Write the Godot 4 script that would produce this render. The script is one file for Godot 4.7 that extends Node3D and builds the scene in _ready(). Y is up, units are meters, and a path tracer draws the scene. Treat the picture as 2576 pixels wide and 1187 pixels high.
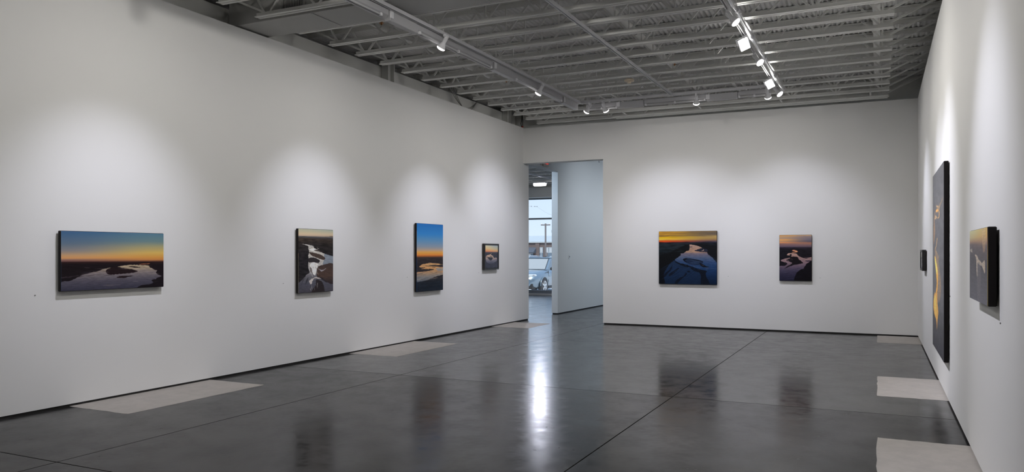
extends Node3D

# ---------------------------------------------------------------- geometry collector
class MB:
	var v := PackedVector3Array()
	var n := PackedVector3Array()
	var t := PackedVector2Array()

	func tri(a: Vector3, b: Vector3, c: Vector3) -> void:   # counter-clockwise seen from outside
		var m := (b - a).cross(c - a).normalized()
		for p in [a, c, b]:
			v.append(p)
			n.append(m)
			t.append(Vector2(p.x + p.z, p.y))

	func quad(a: Vector3, b: Vector3, c: Vector3, d: Vector3) -> void:
		tri(a, b, c)
		tri(a, c, d)

	func quad_uv(a: Vector3, b: Vector3, c: Vector3, d: Vector3) -> void:   # a bottom left, b bottom right, c top right, d top left
		var m := (b - a).cross(c - a).normalized()
		var ps := [a, c, b, a, d, c]
		var us := [Vector2(0, 1), Vector2(1, 0), Vector2(1, 1), Vector2(0, 1), Vector2(0, 0), Vector2(1, 0)]
		for i in 6:
			v.append(ps[i])
			n.append(m)
			t.append(us[i])

	func smooth_quad(p: Array, m: Array) -> void:
		for i in [0, 2, 1, 0, 3, 2]:
			v.append(p[i])
			n.append(m[i])
			t.append(Vector2(p[i].x + p[i].z, p[i].y))

	func box(c: Vector3, s: Vector3, ch := 0.0, b := Basis()) -> MB:
		var h := s / 2.0
		var k := minf(ch, minf(h.x, minf(h.y, h.z)) * 0.9)
		for ax in 3:
			for sg in [-1.0, 1.0]:
				var u := (ax + 1) % 3
				var w := (ax + 2) % 3
				var pts := []
				for q in [[-1, -1], [1, -1], [1, 1], [-1, 1]]:
					var p := Vector3()
					p[ax] = sg * h[ax]
					p[u] = q[0] * (h[u] - k)
					p[w] = q[1] * (h[w] - k)
					pts.append(c + b * p)
				if sg > 0:
					quad(pts[0], pts[1], pts[2], pts[3])
				else:
					quad(pts[3], pts[2], pts[1], pts[0])
		if k > 0.0:
			for ax in 3:
				var u := (ax + 1) % 3
				var w := (ax + 2) % 3
				for su in [-1.0, 1.0]:
					for sw in [-1.0, 1.0]:
						var a := Vector3()
						a[ax] = -(h[ax] - k)
						a[u] = su * h[u]
						a[w] = sw * (h[w] - k)
						var e := a
						e[u] = su * (h[u] - k)
						e[w] = sw * h[w]
						var a2 := a
						a2[ax] = h[ax] - k
						var e2 := e
						e2[ax] = h[ax] - k
						if su * sw > 0:
							quad(c + b * a, c + b * e, c + b * e2, c + b * a2)
						else:
							quad(c + b * e, c + b * a, c + b * a2, c + b * e2)
			for sx in [-1.0, 1.0]:
				for sy in [-1.0, 1.0]:
					for sz in [-1.0, 1.0]:
						var s3 := Vector3(sx, sy, sz)
						var p1 := Vector3(h.x, h.y - k, h.z - k) * s3
						var p2 := Vector3(h.x - k, h.y, h.z - k) * s3
						var p3 := Vector3(h.x - k, h.y - k, h.z) * s3
						if sx * sy * sz > 0:
							tri(c + b * p1, c + b * p2, c + b * p3)
						else:
							tri(c + b * p1, c + b * p3, c + b * p2)
		return self

	func bar(a: Vector3, b: Vector3, w: float, h: float, up := Vector3.UP) -> MB:   # box beam from a to b
		var z := (b - a).normalized()
		var x := up.cross(z)
		if x.length() < 0.01:
			x = Vector3.RIGHT.cross(z)
		x = x.normalized()
		return box((a + b) / 2.0, Vector3(w, h, a.distance_to(b)), 0.0, Basis(x, z.cross(x), z))

	func tube(pts: Array, r: float, sides := 10, caps := true) -> MB:
		var rings := []
		var norms := []
		var x := Vector3()
		for i in pts.size():
			var d: Vector3 = (pts[mini(i + 1, pts.size() - 1)] - pts[maxi(i - 1, 0)]).normalized()
			if i == 0:
				x = (Vector3.UP if absf(d.y) < 0.9 else Vector3.RIGHT).cross(d).normalized()
			else:
				x = (x - d * x.dot(d)).normalized()
			var y := d.cross(x)
			var ring := []
			var nr := []
			for k in sides:
				var a := TAU * k / sides
				var q := x * cos(a) + y * sin(a)
				ring.append(pts[i] + q * r)
				nr.append(q)
			rings.append(ring)
			norms.append(nr)
		for i in pts.size() - 1:
			for k in sides:
				var l := (k + 1) % sides
				smooth_quad([rings[i][k], rings[i][l], rings[i + 1][l], rings[i + 1][k]], [norms[i][k], norms[i][l], norms[i + 1][l], norms[i + 1][k]])
		if caps:
			for k in sides:
				var l := (k + 1) % sides
				tri(pts[0], rings[0][l], rings[0][k])
				tri(pts[-1], rings[-1][k], rings[-1][l])
		return self

	func lathe(prof: Array, seg := 20, xf := Transform3D()) -> MB:   # prof: [radius, height] from bottom to top, spun about y
		for i in prof.size() - 1:
			var r0: float = prof[i][0]
			var y0: float = prof[i][1]
			var r1: float = prof[i + 1][0]
			var y1: float = prof[i + 1][1]
			var s := Vector2(y1 - y0, r0 - r1).normalized()
			for k in seg:
				var a := TAU * k / seg
				var e := TAU * (k + 1) / seg
				var ca := Vector3(cos(a), 0, sin(a))
				var ce := Vector3(cos(e), 0, sin(e))
				var p := [ce * r0 + Vector3.UP * y0, ca * r0 + Vector3.UP * y0, ca * r1 + Vector3.UP * y1, ce * r1 + Vector3.UP * y1]
				var na := (ca * s.x + Vector3.UP * s.y).normalized()
				var ne := (ce * s.x + Vector3.UP * s.y).normalized()
				var m := [ne, na, na, ne]
				for j in 4:
					p[j] = xf * p[j]
					m[j] = (xf.basis * m[j]).normalized()
				smooth_quad(p, m)
		return self

	func prism(poly: Array, o: Vector3, ux: Vector3, uy: Vector3, ud: Vector3) -> MB:   # poly of Vector2 (counter-clockwise) in ux, uy, pushed along ud; ux x uy points against ud
		var pk := PackedVector2Array(poly)
		if Geometry2D.is_polygon_clockwise(pk):
			pk.reverse()
		var pts := []
		for p in pk:
			pts.append(o + ux * p.x + uy * p.y)
		var idx := Geometry2D.triangulate_polygon(pk)
		var flip := ux.cross(uy).dot(ud) > 0.0
		for i in range(0, idx.size(), 3):
			var a: Vector3 = pts[idx[i]]
			var b: Vector3 = pts[idx[i + 1]]
			var c: Vector3 = pts[idx[i + 2]]
			var out := -ud
			if (b - a).cross(c - a).dot(out) < 0.0:
				var sw := b
				b = c
				c = sw
			tri(a, b, c)
			tri(a + ud, c + ud, b + ud)
		for i in pts.size():
			var a: Vector3 = pts[i]
			var b: Vector3 = pts[(i + 1) % pts.size()]
			if flip:
				quad(a, b, b + ud, a + ud)
			else:
				quad(b, a, a + ud, b + ud)
		return self

	func mesh() -> ArrayMesh:
		var arr := []
		arr.resize(Mesh.ARRAY_MAX)
		arr[Mesh.ARRAY_VERTEX] = v
		arr[Mesh.ARRAY_NORMAL] = n
		arr[Mesh.ARRAY_TEX_UV] = t
		var am := ArrayMesh.new()
		am.add_surface_from_arrays(Mesh.PRIMITIVE_TRIANGLES, arr)
		return am


# ---------------------------------------------------------------- scene helpers
var M := {}
var used := {}
const ORD := ["first", "second", "third", "fourth", "fifth", "sixth", "seventh", "eighth", "ninth", "tenth", "eleventh", "twelfth", "thirteenth", "fourteenth", "fifteenth", "sixteenth", "seventeenth", "eighteenth", "nineteenth", "twentieth"]

const XL := -7.63      # gallery face of the long wall
const XR := 0.675      # gallery face of the opposite wall
const ZB := -16.64     # gallery face of the end wall
const TOP := 4.58      # top of the drywall
const ZF := 4.0        # wall behind the camera
const ZW := -27.3      # street window
const CH := 4.62       # underside of the joists
const DEEP := 0.019     # depth of the deck flutes
const DECK := 5.06     # underside of the deck


func numbered(called: String) -> String:
	used[called] = used.get(called, -1) + 1
	return called if used[called] == 0 else "%s_%03d" % [called, used[called]]


func put(mesh: Mesh, called: String, mat: Material, parent: Node = null) -> MeshInstance3D:
	var o := MeshInstance3D.new()
	o.mesh = mesh
	o.material_override = mat
	if parent == null:
		o.name = numbered(called)
		add_child(o, true)
	else:
		o.name = called
		parent.add_child(o, true)
	return o


func build(b: MB, called: String, mat: Material, parent: Node = null) -> MeshInstance3D:
	return put(b.mesh(), called, mat, parent)


func tag(o: Node, label: String, category := "", group := "", kind := "") -> void:
	o.set_meta("label", label)
	if category:
		o.set_meta("category", category)
	if group:
		o.set_meta("group", group)
	if kind:
		o.set_meta("kind", kind)


func thing(called: String, label: String, category: String, at := Vector3.ZERO, group := "") -> Node3D:
	var o := Node3D.new()
	o.name = numbered(called)
	add_child(o, true)
	o.position = at
	tag(o, label, category, group)
	return o


func struct(b: MB, called: String, mat: Material, label := "") -> MeshInstance3D:
	var o := build(b, called, mat)
	o.set_meta("kind", "structure")
	if label:
		o.set_meta("label", label)
	return o


func mat(c: Color, rough := 0.6, metal := 0.0, spec := 0.5) -> StandardMaterial3D:
	var m := StandardMaterial3D.new()
	m.albedo_color = c
	m.roughness = rough
	m.metallic = metal
	m.metallic_specular = spec
	return m


func lin(r: float, g: float, b: float) -> Color:
	return Color(r, g, b).linear_to_srgb()


func glow(c: Color, e: float) -> StandardMaterial3D:
	var m := mat(Color(0.9, 0.9, 0.9), 0.3)
	m.emission_enabled = true
	m.emission = c
	m.emission_energy_multiplier = e
	return m


func B() -> MB:
	return MB.new()


# ---------------------------------------------------------------- painted pictures
var P: Image
var PQ: Array       # xl, xr, top left, top right, bottom left, bottom right of the picture in the sketch's own units
var prng := RandomNumberGenerator.new()
var pnoise := FastNoiseLite.new()


func canvas(w: int, h: int, q: Array) -> void:
	P = Image.create_empty(w, h, false, Image.FORMAT_RGB8)
	PQ = q


func cc(a: Array) -> Color:
	return Color8(a[0], a[1], a[2])


func uvof(x: float, y: float) -> Vector2:
	var s: float = (x - PQ[0]) / (PQ[1] - PQ[0])
	var hl: float = PQ[4] - PQ[2]
	var hr: float = PQ[5] - PQ[3]
	var top: float = lerpf(PQ[2], PQ[3], s)
	var bot: float = lerpf(PQ[4], PQ[5], s)
	var u: float = s * hr / ((1.0 - s) * hl + s * hr)
	return Vector2(u * P.get_width(), (y - top) / (bot - top) * P.get_height())


func ramp(stops: Array, t: float) -> Color:
	if t <= stops[0][0]:
		return cc(stops[0][1])
	for i in range(1, stops.size()):
		if t <= stops[i][0]:
			return cc(stops[i - 1][1]).lerp(cc(stops[i][1]), (t - stops[i - 1][0]) / maxf(stops[i][0] - stops[i - 1][0], 1e-5))
	return cc(stops[-1][1])


func backdrop(left: Array, right: Array, streak := 0.0, horizon := 1.0, wob := 0.0) -> void:
	var w := P.get_width()
	var h := P.get_height()
	for y in h:
		var v := float(y) / h
		for x in w:
			var u := float(x) / w
			var q := v
			if streak > 0.0 and v < horizon:
				q = clampf(v + streak * pnoise.get_noise_2d(u * 90.0, v * 900.0) * (1.0 - v / horizon), 0.0, horizon)
			var c := ramp(left, q).lerp(ramp(right, q), smoothstep(0.0, 1.0, u))
			if wob > 0.0 and v > horizon:
				c = c * (1.0 + wob * pnoise.get_noise_2d(u * 120.0, v * 700.0))
			c.a = 1.0
			P.set_pixel(x, y, c)


func blob(pts: Array, stops: Array, rag := 2.0, alpha := 1.0, soft := 0.8) -> void:
	# a brushed shape: outline through pts (sketch units), colour by stops of [v, colour]
	var poly := []
	for p in pts:
		poly.append(uvof(p[0], p[1]))
	var fine := PackedVector2Array()
	var n := poly.size()
	for i in n:
		var p0: Vector2 = poly[(i + n - 1) % n]
		var p1: Vector2 = poly[i]
		var p2: Vector2 = poly[(i + 1) % n]
		var p3: Vector2 = poly[(i + 2) % n]
		for k in 6:
			var t := k / 6.0
			var p: Vector2 = p1.cubic_interpolate(p2, p0, p3, t)
			p += Vector2(pnoise.get_noise_2d(p.x * 9.0, p.y * 9.0), pnoise.get_noise_2d(p.y * 9.0 + 400.0, p.x * 9.0)) * rag * 2.0
			fine.append(p)
	var h := P.get_height()
	var w := P.get_width()
	var lo := 1e9
	var hi := -1e9
	for p in fine:
		lo = minf(lo, p.y)
		hi = maxf(hi, p.y)
	for y in range(maxi(0, int(lo - soft) - 1), mini(h - 1, int(hi + soft) + 1) + 1):
		var cover := PackedFloat32Array()
		cover.resize(w)
		var x_min := w
		var x_max := -1
		for sub in 5:
			var yy := y + 0.5 + (sub - 2.0) / 2.0 * maxf(soft, 0.4)
			var xs := []
			for i in fine.size():
				var a := fine[i]
				var b := fine[(i + 1) % fine.size()]
				if (a.y <= yy) != (b.y <= yy):
					xs.append(a.x + (yy - a.y) / (b.y - a.y) * (b.x - a.x))
			xs.sort()
			for i in range(0, xs.size() - 1, 2):
				var xa: float = clampf(xs[i], 0.0, w)
				var xb: float = clampf(xs[i + 1], 0.0, w)
				for x in range(int(xa), mini(int(xb) + 1, w)):
					cover[x] += clampf(minf(xb, x + 1.0) - maxf(xa, x), 0.0, 1.0) / 5.0
					x_min = mini(x_min, x)
					x_max = maxi(x_max, x)
		var c := ramp(stops, float(y) / h)
		for x in range(x_min, x_max + 1):
			if cover[x] > 0.0:
				var k := 1.0 + 0.16 * pnoise.get_noise_2d(x * 0.6, y * 5.0) + 0.06 * pnoise.get_noise_2d(x * 9.0, y * 30.0)
				var d := Color(c.r * k, c.g * k, c.b * k)
				P.set_pixel(x, y, P.get_pixel(x, y).lerp(d, cover[x] * alpha))


func strokes(n: int, box: Array, len: Array, thick: float, slant: float, colors: Array, alpha: float) -> void:
	# many short brush strokes inside box [x0, y0, x1, y1] (sketch units); len and thick in sketch units
	for k in n:
		var c := Vector2(prng.randf_range(box[0], box[2]), prng.randf_range(box[1], box[3]))
		var l := prng.randf_range(len[0], len[1])
		var t := thick * prng.randf_range(0.5, 1.3)
		var a := slant + prng.randf_range(-0.12, 0.12)
		var d := Vector2(cos(a), sin(a)) * l * 0.5
		var q := Vector2(-sin(a), cos(a)) * t * 0.5
		var col: Array = colors[prng.randi() % colors.size()]
		blob([[c.x - d.x, c.y - d.y], [c.x + q.x, c.y + q.y], [c.x + d.x, c.y + d.y], [c.x - q.x, c.y - q.y]], [[0, col]], 0.3, alpha * prng.randf_range(0.5, 1.0), 0.6)


func done(gain: float) -> StandardMaterial3D:
	# pigment = what the eye reads under the picture light, brightened to its base colour
	for y in P.get_height():
		for x in P.get_width():
			var c := P.get_pixel(x, y).srgb_to_linear() * gain
			P.set_pixel(x, y, Color(minf(c.r, 0.9), minf(c.g, 0.9), minf(c.b, 0.9)).linear_to_srgb())
	var m := mat(Color.WHITE, 0.5, 0.0, 0.25)
	m.albedo_texture = ImageTexture.create_from_image(P)
	m.texture_repeat = false
	return m


func picture_dusk_panorama() -> Material:
	canvas(640, 320, [165, 1640, 112, 152, 975, 915])
	backdrop([[0, [62, 95, 130]], [0.2, [92, 110, 128]], [0.33, [135, 130, 128]], [0.40, [190, 150, 112]], [0.45, [205, 150, 95]], [0.475, [150, 112, 98]], [0.505, [110, 78, 74]], [0.52, [45, 28, 28]], [0.56, [26, 19, 22]], [1, [24, 19, 24]]],
		[[0, [84, 120, 138]], [0.15, [105, 130, 130]], [0.25, [165, 155, 112]], [0.36, [208, 174, 92]], [0.44, [206, 148, 72]], [0.49, [195, 130, 70]], [0.512, [120, 78, 60]], [0.53, [45, 28, 28]], [0.57, [28, 20, 24]], [1, [24, 19, 24]]], 0.01, 0.51, 0.2)
	blob([[160, 855], [300, 825], [420, 765], [560, 715], [690, 690], [750, 665], [800, 655], [860, 640], [960, 630], [1040, 612], [1170, 600], [1300, 602], [1420, 612], [1440, 635], [1520, 672], [1545, 685], [1530, 715], [1570, 745], [1610, 765], [1540, 790], [1530, 805], [1465, 820], [1490, 855], [1440, 880], [1340, 890], [1260, 925], [1240, 990], [900, 1010], [160, 1010]],
		[[0.58, [176, 158, 128]], [0.66, [150, 136, 122]], [0.72, [122, 113, 114]], [0.85, [80, 77, 88]], [1, [56, 55, 70]]], 1.5)
	blob([[160, 775], [280, 765], [420, 745], [570, 700], [570, 716], [470, 738], [330, 770], [160, 790]], [[0, [66, 58, 64]]], 2.0, 0.6)
	var isle := [[0, [32, 21, 24]]]
	blob([[805, 690], [850, 650], [1000, 640], [1120, 655], [1265, 690], [1180, 715], [1080, 725], [960, 735], [870, 742], [820, 720]], isle, 1.5)
	blob([[960, 780], [1000, 765], [1060, 758], [1200, 758], [1120, 772], [1090, 788], [1030, 790]], isle, 1.0)
	blob([[1130, 625], [1190, 620], [1250, 628], [1320, 642], [1240, 642]], isle, 1.0)
	blob([[865, 648], [900, 632], [1000, 630], [1010, 640], [900, 656]], isle, 1.0)
	strokes(26, [420, 640, 1500, 900], [60, 260], 8.0, -0.03, [[150, 138, 128], [92, 88, 98], [70, 68, 80]], 0.45)
	strokes(14, [1000, 606, 1430, 660], [60, 180], 6.0, 0.05, [[206, 184, 146], [120, 105, 96]], 0.6)
	strokes(30, [180, 575, 900, 780], [80, 300], 9.0, -0.04, [[36, 26, 28], [16, 11, 14]], 0.5)
	blob([[1270, 590], [1400, 580], [1445, 582], [1400, 592]], [[0, [190, 120, 80]]], 1.0, 0.8)
	return done(1.3)


func picture_silver_bends() -> Material:
	canvas(300, 420, [172, 693, 88, 107, 1052, 1020])
	backdrop([[0, [176, 176, 150]], [0.08, [205, 184, 150]], [0.105, [190, 165, 140]], [0.12, [84, 86, 90]], [0.15, [62, 52, 44]], [0.25, [42, 38, 38]], [0.5, [34, 32, 36]], [1, [38, 34, 36]]],
		[[0, [160, 168, 152]], [0.07, [196, 180, 148]], [0.1, [186, 164, 138]], [0.125, [80, 82, 88]], [0.16, [56, 48, 42]], [0.26, [36, 32, 30]], [0.5, [34, 32, 34]], [1, [46, 42, 46]]], 0.0, 0.15, 0.5)
	blob([[235, 318], [310, 325], [390, 345], [410, 375], [470, 410], [560, 460], [620, 480], [700, 515], [700, 640], [620, 615], [540, 630], [480, 650], [455, 680], [445, 790], [520, 850], [600, 890], [700, 900], [700, 1050], [560, 1060], [550, 960], [520, 880], [440, 850], [430, 930], [370, 1080], [160, 1080], [165, 920], [220, 860], [290, 780], [340, 740], [325, 700], [320, 600], [330, 560], [320, 500], [330, 440], [320, 380], [310, 345]],
		[[0.24, [176, 172, 166]], [0.4, [186, 182, 172]], [0.62, [176, 172, 168]], [0.75, [104, 102, 108]], [0.86, [80, 80, 90]], [1, [74, 72, 80]]], 2.0)
	blob([[560, 470], [620, 478], [700, 515], [700, 625], [620, 612], [540, 620], [560, 540]], [[0, [106, 118, 132]]], 1.0, 0.75)
	blob([[340, 640], [400, 585], [470, 620], [450, 680], [425, 780], [390, 765], [370, 690]], [[0, [240, 232, 220]]], 2.0, 0.9)
	blob([[340, 390], [400, 385], [450, 405], [420, 425], [350, 410]], [[0, [236, 228, 212]]], 1.5, 0.9)
	blob([[330, 870], [380, 835], [450, 815], [520, 840], [420, 830], [390, 860], [360, 920]], [[0, [215, 205, 195]]], 2.0, 0.8)
	blob([[335, 440], [440, 455], [540, 495], [572, 530], [550, 555], [480, 535], [400, 505], [360, 480]], [[0, [72, 60, 54]]], 1.5)
	blob([[330, 530], [400, 520], [490, 560], [470, 600], [400, 590], [330, 590]], [[0, [48, 44, 46]]], 1.5)
	blob([[450, 690], [480, 655], [560, 625], [700, 622], [700, 905], [600, 885], [540, 830], [460, 800], [445, 760]], [[0.5, [62, 52, 50]], [0.75, [80, 62, 54]], [0.85, [52, 44, 46]]], 1.5)
	blob([[370, 1050], [430, 930], [440, 850], [520, 880], [555, 960], [550, 1060]], [[0, [46, 40, 42]]], 1.5)
	strokes(40, [180, 200, 690, 330], [60, 220], 8.0, 0.02, [[70, 58, 48], [28, 25, 26], [54, 48, 46]], 0.5)
	strokes(26, [180, 340, 315, 880], [60, 160], 14.0, 1.9, [[22, 22, 26], [52, 50, 52], [40, 36, 34]], 0.4)
	strokes(16, [335, 350, 480, 430], [30, 90], 6.0, 0.35, [[244, 238, 224], [88, 78, 72]], 0.7)
	strokes(22, [335, 600, 470, 800], [20, 70], 9.0, 1.2, [[250, 244, 234], [206, 200, 192], [120, 114, 112]], 0.6)
	strokes(16, [340, 820, 470, 1000], [16, 60], 7.0, 1.5, [[226, 216, 204], [150, 144, 144]], 0.6)
	strokes(20, [470, 650, 690, 870], [50, 160], 12.0, 0.5, [[92, 72, 62], [56, 46, 44]], 0.4)
	blob([[480, 690], [530, 705], [590, 680], [520, 730]], [[0, [168, 166, 172]]], 1.5, 0.8)
	blob([[345, 660], [370, 690], [375, 740], [350, 725]], [[0, [120, 112, 108]]], 1.5)
	blob([[400, 410], [460, 405], [520, 440], [470, 430]], [[0, [70, 62, 58]]], 1.0)
	return done(1.3)


func picture_blue_to_orange() -> Material:
	canvas(300, 400, [152, 530, 95, 115, 1065, 1040])
	var s := [[0, [34, 108, 178]], [0.15, [52, 130, 194]], [0.25, [98, 146, 184]], [0.34, [140, 152, 166]], [0.39, [192, 166, 140]], [0.43, [240, 165, 74]], [0.465, [228, 136, 56]], [0.485, [150, 84, 46]], [0.5, [62, 50, 48]], [0.56, [44, 38, 40]], [0.8, [44, 40, 44]], [0.88, [26, 34, 44]], [1, [20, 30, 44]]]
	backdrop(s, s, 0.004, 0.52, 0.25)
	blob([[185, 715], [250, 672], [340, 658], [460, 666], [525, 685], [420, 690], [300, 698], [380, 706], [540, 715], [540, 815], [440, 845], [330, 890], [200, 920], [140, 918], [140, 800], [230, 778], [330, 770], [398, 748], [340, 742], [220, 742], [268, 720]],
		[[0.58, [206, 160, 112]], [0.66, [214, 160, 104]], [0.72, [186, 148, 112]], [0.78, [146, 138, 130]], [0.86, [104, 112, 124]]], 1.5)
	blob([[430, 730], [540, 728], [540, 758], [460, 770]], [[0, [132, 140, 148]]], 1.5, 0.7)
	blob([[140, 865], [280, 850], [420, 800], [300, 850], [200, 885], [140, 895]], [[0, [132, 136, 140]]], 2.0, 0.6)
	strokes(30, [150, 590, 530, 660], [60, 200], 10.0, 0.0, [[56, 47, 46], [34, 29, 32]], 0.5)
	strokes(26, [150, 790, 520, 910], [60, 190], 8.0, -0.25, [[196, 170, 140], [84, 86, 94], [140, 142, 146]], 0.5)
	strokes(12, [230, 665, 500, 740], [50, 130], 6.0, 0.0, [[240, 178, 110], [60, 48, 46]], 0.7)
	strokes(30, [150, 930, 530, 1060], [80, 240], 14.0, -0.15, [[24, 34, 48], [38, 38, 44], [16, 24, 36]], 0.5)
	blob([[270, 698], [400, 690], [540, 684], [540, 716], [420, 708]], [[0, [48, 40, 42]]], 1.0)
	return done(1.2)


func picture_small_loop() -> Material:
	canvas(200, 180, [258, 698, 195, 205, 1005, 990])
	backdrop([[0, [212, 208, 180]], [0.15, [226, 192, 132]], [0.25, [222, 146, 96]], [0.285, [200, 110, 96]], [0.3, [86, 80, 86]], [0.36, [58, 60, 70]], [1, [62, 64, 76]]],
		[[0, [168, 178, 186]], [0.15, [196, 190, 160]], [0.25, [224, 172, 116]], [0.285, [190, 140, 120]], [0.3, [86, 82, 90]], [0.36, [62, 62, 72]], [1, [66, 68, 80]]], 0.0, 0.36, 0.2)
	blob([[275, 620], [310, 560], [390, 530], [420, 522], [490, 488], [450, 530], [520, 570], [560, 640], [650, 640], [660, 740], [600, 800], [450, 860], [330, 820], [290, 760]], [[0.4, [212, 178, 148]], [0.55, [180, 156, 142]], [0.68, [112, 110, 122]], [0.8, [74, 76, 90]]], 1.2)
	blob([[345, 625], [420, 622], [500, 628], [520, 660], [460, 735], [390, 700]], [[0, [56, 56, 64]]], 0.8)
	blob([[410, 578], [450, 575], [520, 600], [450, 598]], [[0, [66, 60, 64]]], 0.5)
	blob([[300, 610], [335, 605], [330, 640]], [[0, [66, 60, 64]]], 0.5)
	return done(1.25)


func picture_blue_river() -> Material:
	canvas(440, 400, [125, 1145, 118, 110, 1038, 1055])
	backdrop([[0, [214, 160, 56]], [0.035, [176, 128, 52]], [0.06, [224, 170, 50]], [0.085, [150, 110, 58]], [0.11, [232, 182, 24]], [0.15, [252, 204, 70]], [0.165, [206, 130, 60]], [0.18, [236, 96, 30]], [0.2, [190, 60, 34]], [0.212, [46, 36, 44]], [0.24, [36, 44, 50]], [0.36, [26, 34, 40]], [0.5, [15, 17, 21]], [1, [10, 12, 18]]],
		[[0, [126, 104, 76]], [0.035, [104, 94, 82]], [0.07, [110, 96, 80]], [0.1, [182, 152, 92]], [0.14, [166, 136, 84]], [0.17, [142, 108, 84]], [0.185, [100, 80, 84]], [0.2, [70, 62, 74]], [0.212, [30, 36, 50]], [0.24, [24, 28, 34]], [0.36, [20, 24, 28]], [0.5, [16, 18, 22]], [1, [12, 20, 32]]], 0.035, 0.19, 0.45)
	blob([[660, 352], [720, 352], [830, 380], [885, 410], [770, 445], [760, 460], [850, 475], [975, 485], [1000, 525], [1060, 570], [1160, 660], [1160, 1070], [1010, 1060], [960, 930], [950, 850], [970, 820], [900, 800], [800, 770], [700, 735], [620, 710], [560, 690], [480, 670], [420, 640], [410, 605], [470, 560], [500, 540], [500, 505], [560, 500], [600, 470], [655, 445], [665, 400]],
		[[0.25, [180, 150, 134]], [0.33, [174, 140, 122]], [0.385, [184, 146, 118]], [0.42, [120, 110, 124]], [0.5, [84, 98, 126]], [0.6, [46, 72, 112]], [0.72, [30, 58, 98]], [0.85, [18, 42, 76]], [1, [11, 30, 54]]], 1.5)
	blob([[230, 1010], [205, 860], [270, 740], [350, 650], [410, 630], [480, 680], [600, 720], [720, 790], [860, 870], [870, 1060], [240, 1060]], [[0.6, [30, 48, 76]], [0.8, [26, 46, 76]], [1, [20, 38, 64]]], 2.0)
	for k in [[[420, 640], [520, 690], [640, 740], [600, 745], [500, 705], [420, 660]], [[200, 900], [330, 760], [360, 700], [345, 790], [260, 880], [230, 920]], [[300, 870], [400, 800], [480, 760], [420, 830], [320, 900]], [[400, 1050], [450, 960], [560, 900], [600, 840], [610, 880], [520, 960], [440, 1050]], [[625, 815], [660, 810], [680, 835], [630, 835]], [[130, 800], [230, 740], [330, 650], [250, 790], [210, 900], [230, 1050], [130, 1050]]]:
		blob(k, [[0, [13, 18, 28]]], 2.0, 0.75)
	blob([[555, 605], [620, 590], [760, 610], [880, 640], [905, 670], [860, 690], [960, 740], [900, 745], [840, 712], [760, 710], [660, 690], [600, 660]], [[0, [32, 46, 72]]], 1.0)
	blob([[550, 605], [620, 588], [760, 608], [880, 638], [900, 655], [760, 622], [640, 606], [585, 625], [620, 655], [580, 650]], [[0, [14, 18, 28]]], 1.0, 0.9)
	blob([[840, 680], [880, 685], [960, 730], [1010, 745], [900, 745]], [[0, [16, 20, 30]]], 1.0)
	blob([[615, 705], [700, 735], [820, 780], [965, 815], [950, 880], [1020, 1060], [870, 1060], [860, 870], [740, 810], [720, 780]], [[0, [13, 22, 36]]], 1.5)
	blob([[755, 458], [800, 440], [900, 412], [985, 440], [980, 480], [850, 474]], [[0, [40, 42, 58]]], 1.0)
	blob([[870, 462], [905, 445], [918, 430], [915, 455]], [[0, [190, 160, 140]]], 0.6)
	blob([[120, 560], [320, 490], [560, 370], [640, 345], [662, 352], [662, 440], [600, 470], [520, 500], [500, 545], [410, 605], [340, 670], [240, 760], [120, 820]], [[0, [14, 16, 20]]], 3.0, 0.85)
	blob([[700, 345], [830, 340], [1000, 360], [1160, 400], [1160, 660], [1060, 570], [1000, 525], [975, 485], [985, 440], [900, 412], [820, 375]], [[0, [17, 19, 24]]], 2.5, 0.85)
	strokes(44, [130, 320, 560, 480], [50, 180], 8.0, 0.0, [[44, 56, 60], [20, 26, 30], [60, 66, 62]], 0.45)
	strokes(30, [760, 318, 1140, 350], [60, 200], 6.0, 0.0, [[34, 40, 48], [16, 18, 22]], 0.5)
	strokes(40, [180, 500, 400, 620], [14, 50], 16.0, 1.4, [[9, 10, 13], [24, 24, 26]], 0.5)
	strokes(40, [640, 520, 1130, 780], [80, 260], 9.0, 0.08, [[96, 110, 138], [36, 62, 104], [58, 84, 122]], 0.35)
	strokes(40, [220, 700, 860, 1030], [80, 260], 12.0, -0.6, [[44, 64, 94], [16, 28, 48], [30, 52, 84]], 0.4)
	strokes(14, [620, 700, 1000, 800], [20, 60], 5.0, 0.3, [[150, 130, 120], [60, 76, 108]], 0.6)
	strokes(18, [560, 590, 900, 720], [50, 150], 8.0, 0.15, [[60, 76, 104], [22, 30, 46]], 0.45)
	strokes(14, [670, 450, 960, 520], [60, 180], 7.0, 0.06, [[206, 164, 128], [140, 124, 132]], 0.5)
	blob([[672, 385], [715, 385], [712, 394], [672, 396]], [[0, [60, 55, 62]]], 0.6)
	return done(1.1)


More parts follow.
